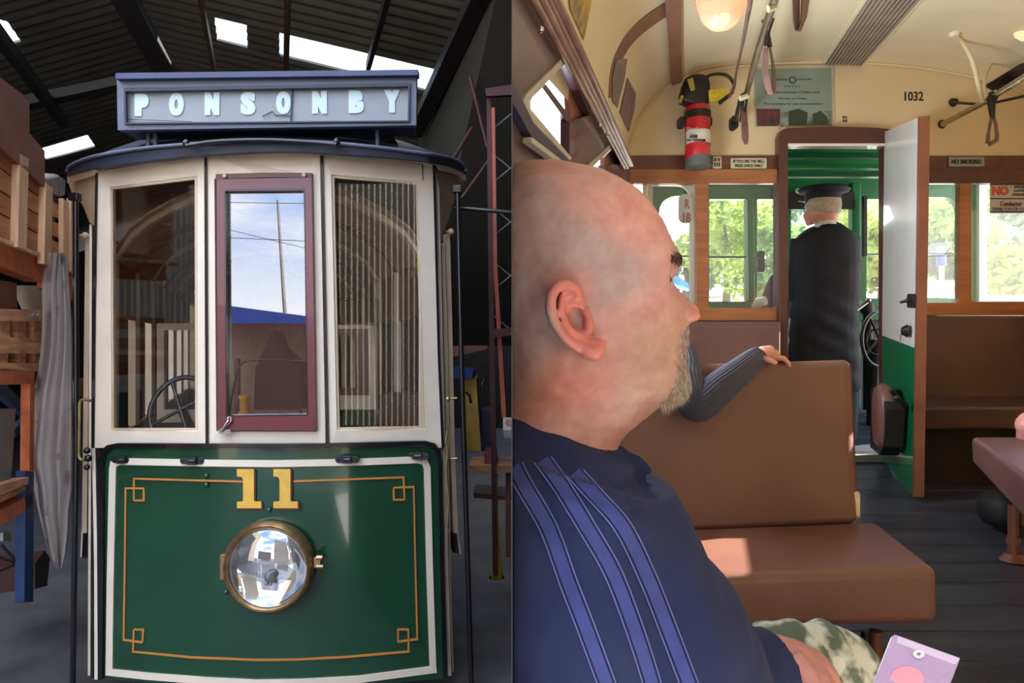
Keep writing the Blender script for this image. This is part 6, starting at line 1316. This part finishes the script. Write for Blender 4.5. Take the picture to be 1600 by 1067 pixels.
mb = MB(); A = [P(x, y, YY) for x, y, YY in ((1266, 360, YD+.02), (1272, 352, YD-.05), (1282, 345, YD-.085), (1295, 343, YD-.09), (1306, 345, YD-.07), (1309, 348, YD))]; B = [P(x, y, YY) for x, y, YY in ((1270, 364, YD+.02), (1276, 357, YD-.07), (1284, 351, YD-.10), (1296, 349, YD-.105), (1307, 350, YD-.085), (1311, 353, YD))]; mb.ribbon(A, B, (0, .015, 0)); mb.build('shirt_collar', m_white, cd, smooth=60)
for a in ((1317, 476), (1261, 478)):
    mb = MB(); c = P(*a, YD+.28); mb.ball(c, .032, sc=(1, 1.3, .8))
    for k in range(4): q = c+V((-.024+.016*k, .03, 0)); mb.tube([q, q+V((0, .03, -.004)), q+V((0, .045, -.022)), q+V((0, .038, -.038))], [.009, .0085, .008, .006], 8)
    q = c+V((.02 if a[0] < 1290 else -.02, .0, 0)); mb.tube([q, q+V((.015 if a[0] < 1290 else -.015, .025, -.01)), q+V((.01 if a[0] < 1290 else -.01, .045, -.02))], [.011, .009, .007], 8)
    remeshed(mb, 'hand', m_skin, cd, .004, 2, lambda p: (220, 150, 130))
# ---- driver beside him, only a dark sleeve shows through the window
p4 = thing('person', 'driver in dark coat with white cuff, mostly hidden left of the doorway', 'person', V((2.0, 5.0, floorZ(5.0))))
mb = MB(); loft(mb, [(424, 1212, 1232, 5.0, .05), (432, 1205, 1240, 5.0, .09), (445, 1199, 1240, 5.0, .11), (465, 1192, 1240, 5.0, .12), (500, 1188, 1236, 5.0, .12), (600, 1192, 1232, 5.0, .12), (695, 1196, 1230, 5.0, .10)]); mb.build('coat', mat('navy blue coat', (46, 48, 82), .8), p4, smooth=80)
mb = MB(); mb.tube([P(1196, 470, 4.86), P(1186, 472, 4.9), P(1181, 480, 4.95)], [.035, .04, .035], 12); mb.build('cuff', m_white, p4, smooth=60)
mb = MB(); loft(mb, [(385, 1216, 1230, 5.0, .05), (392, 1211, 1232, 5.0, .07), (408, 1211, 1232, 5.0, .075), (425, 1216, 1230, 5.0, .05)]); 
# ---- knee of a passenger at the right edge
p5 = thing('person', 'seated passenger cut by the right edge, only a bare knee visible', 'person', V((2.75, 3.0, floorZ(3.0))))
mb = MB(); mb.tube([P(1680, 660, 3.0), P(1630, 655, 2.95), P(1606, 662, 2.92)], [.085, .07, .05], 16); mb.ball(P(1606, 664, 2.92), .05); mb.tube([P(1607, 668, 2.92), P(1606, 760, 3.12), P(1606, 820, 3.2)], [.045, .05, .04], 14)
remeshed(mb, 'leg', m_skin, p5, .006, 3, lambda p: (222, 156, 144))
mb = MB(); loft(mb, [(430, 1750, 1790, 3.0, .06), (445, 1715, 1825, 3.0, .10), (480, 1700, 1840, 3.0, .12), (600, 1700, 1835, 3.0, .13), (684, 1690, 1840, 3.0, .15)]); mb.tube([P(1700, 660, 3.0), P(1650, 657, 2.97)], [.095, .085], 16); mb.build('clothes', mat('plain grey clothes', (90, 92, 100), .8), p5, smooth=80)
mb = MB(); loft(mb, [(330, 1752, 1788, 3.0, .04), (340, 1742, 1797, 3.0, .08), (370, 1738, 1800, 3.0, .09), (405, 1744, 1796, 3.0, .08), (425, 1756, 1784, 3.0, .06), (440, 1756, 1784, 3.0, .06)]); remeshed(mb, 'head', m_skin, p5, .006, 2, lambda p: (214, 156, 140))
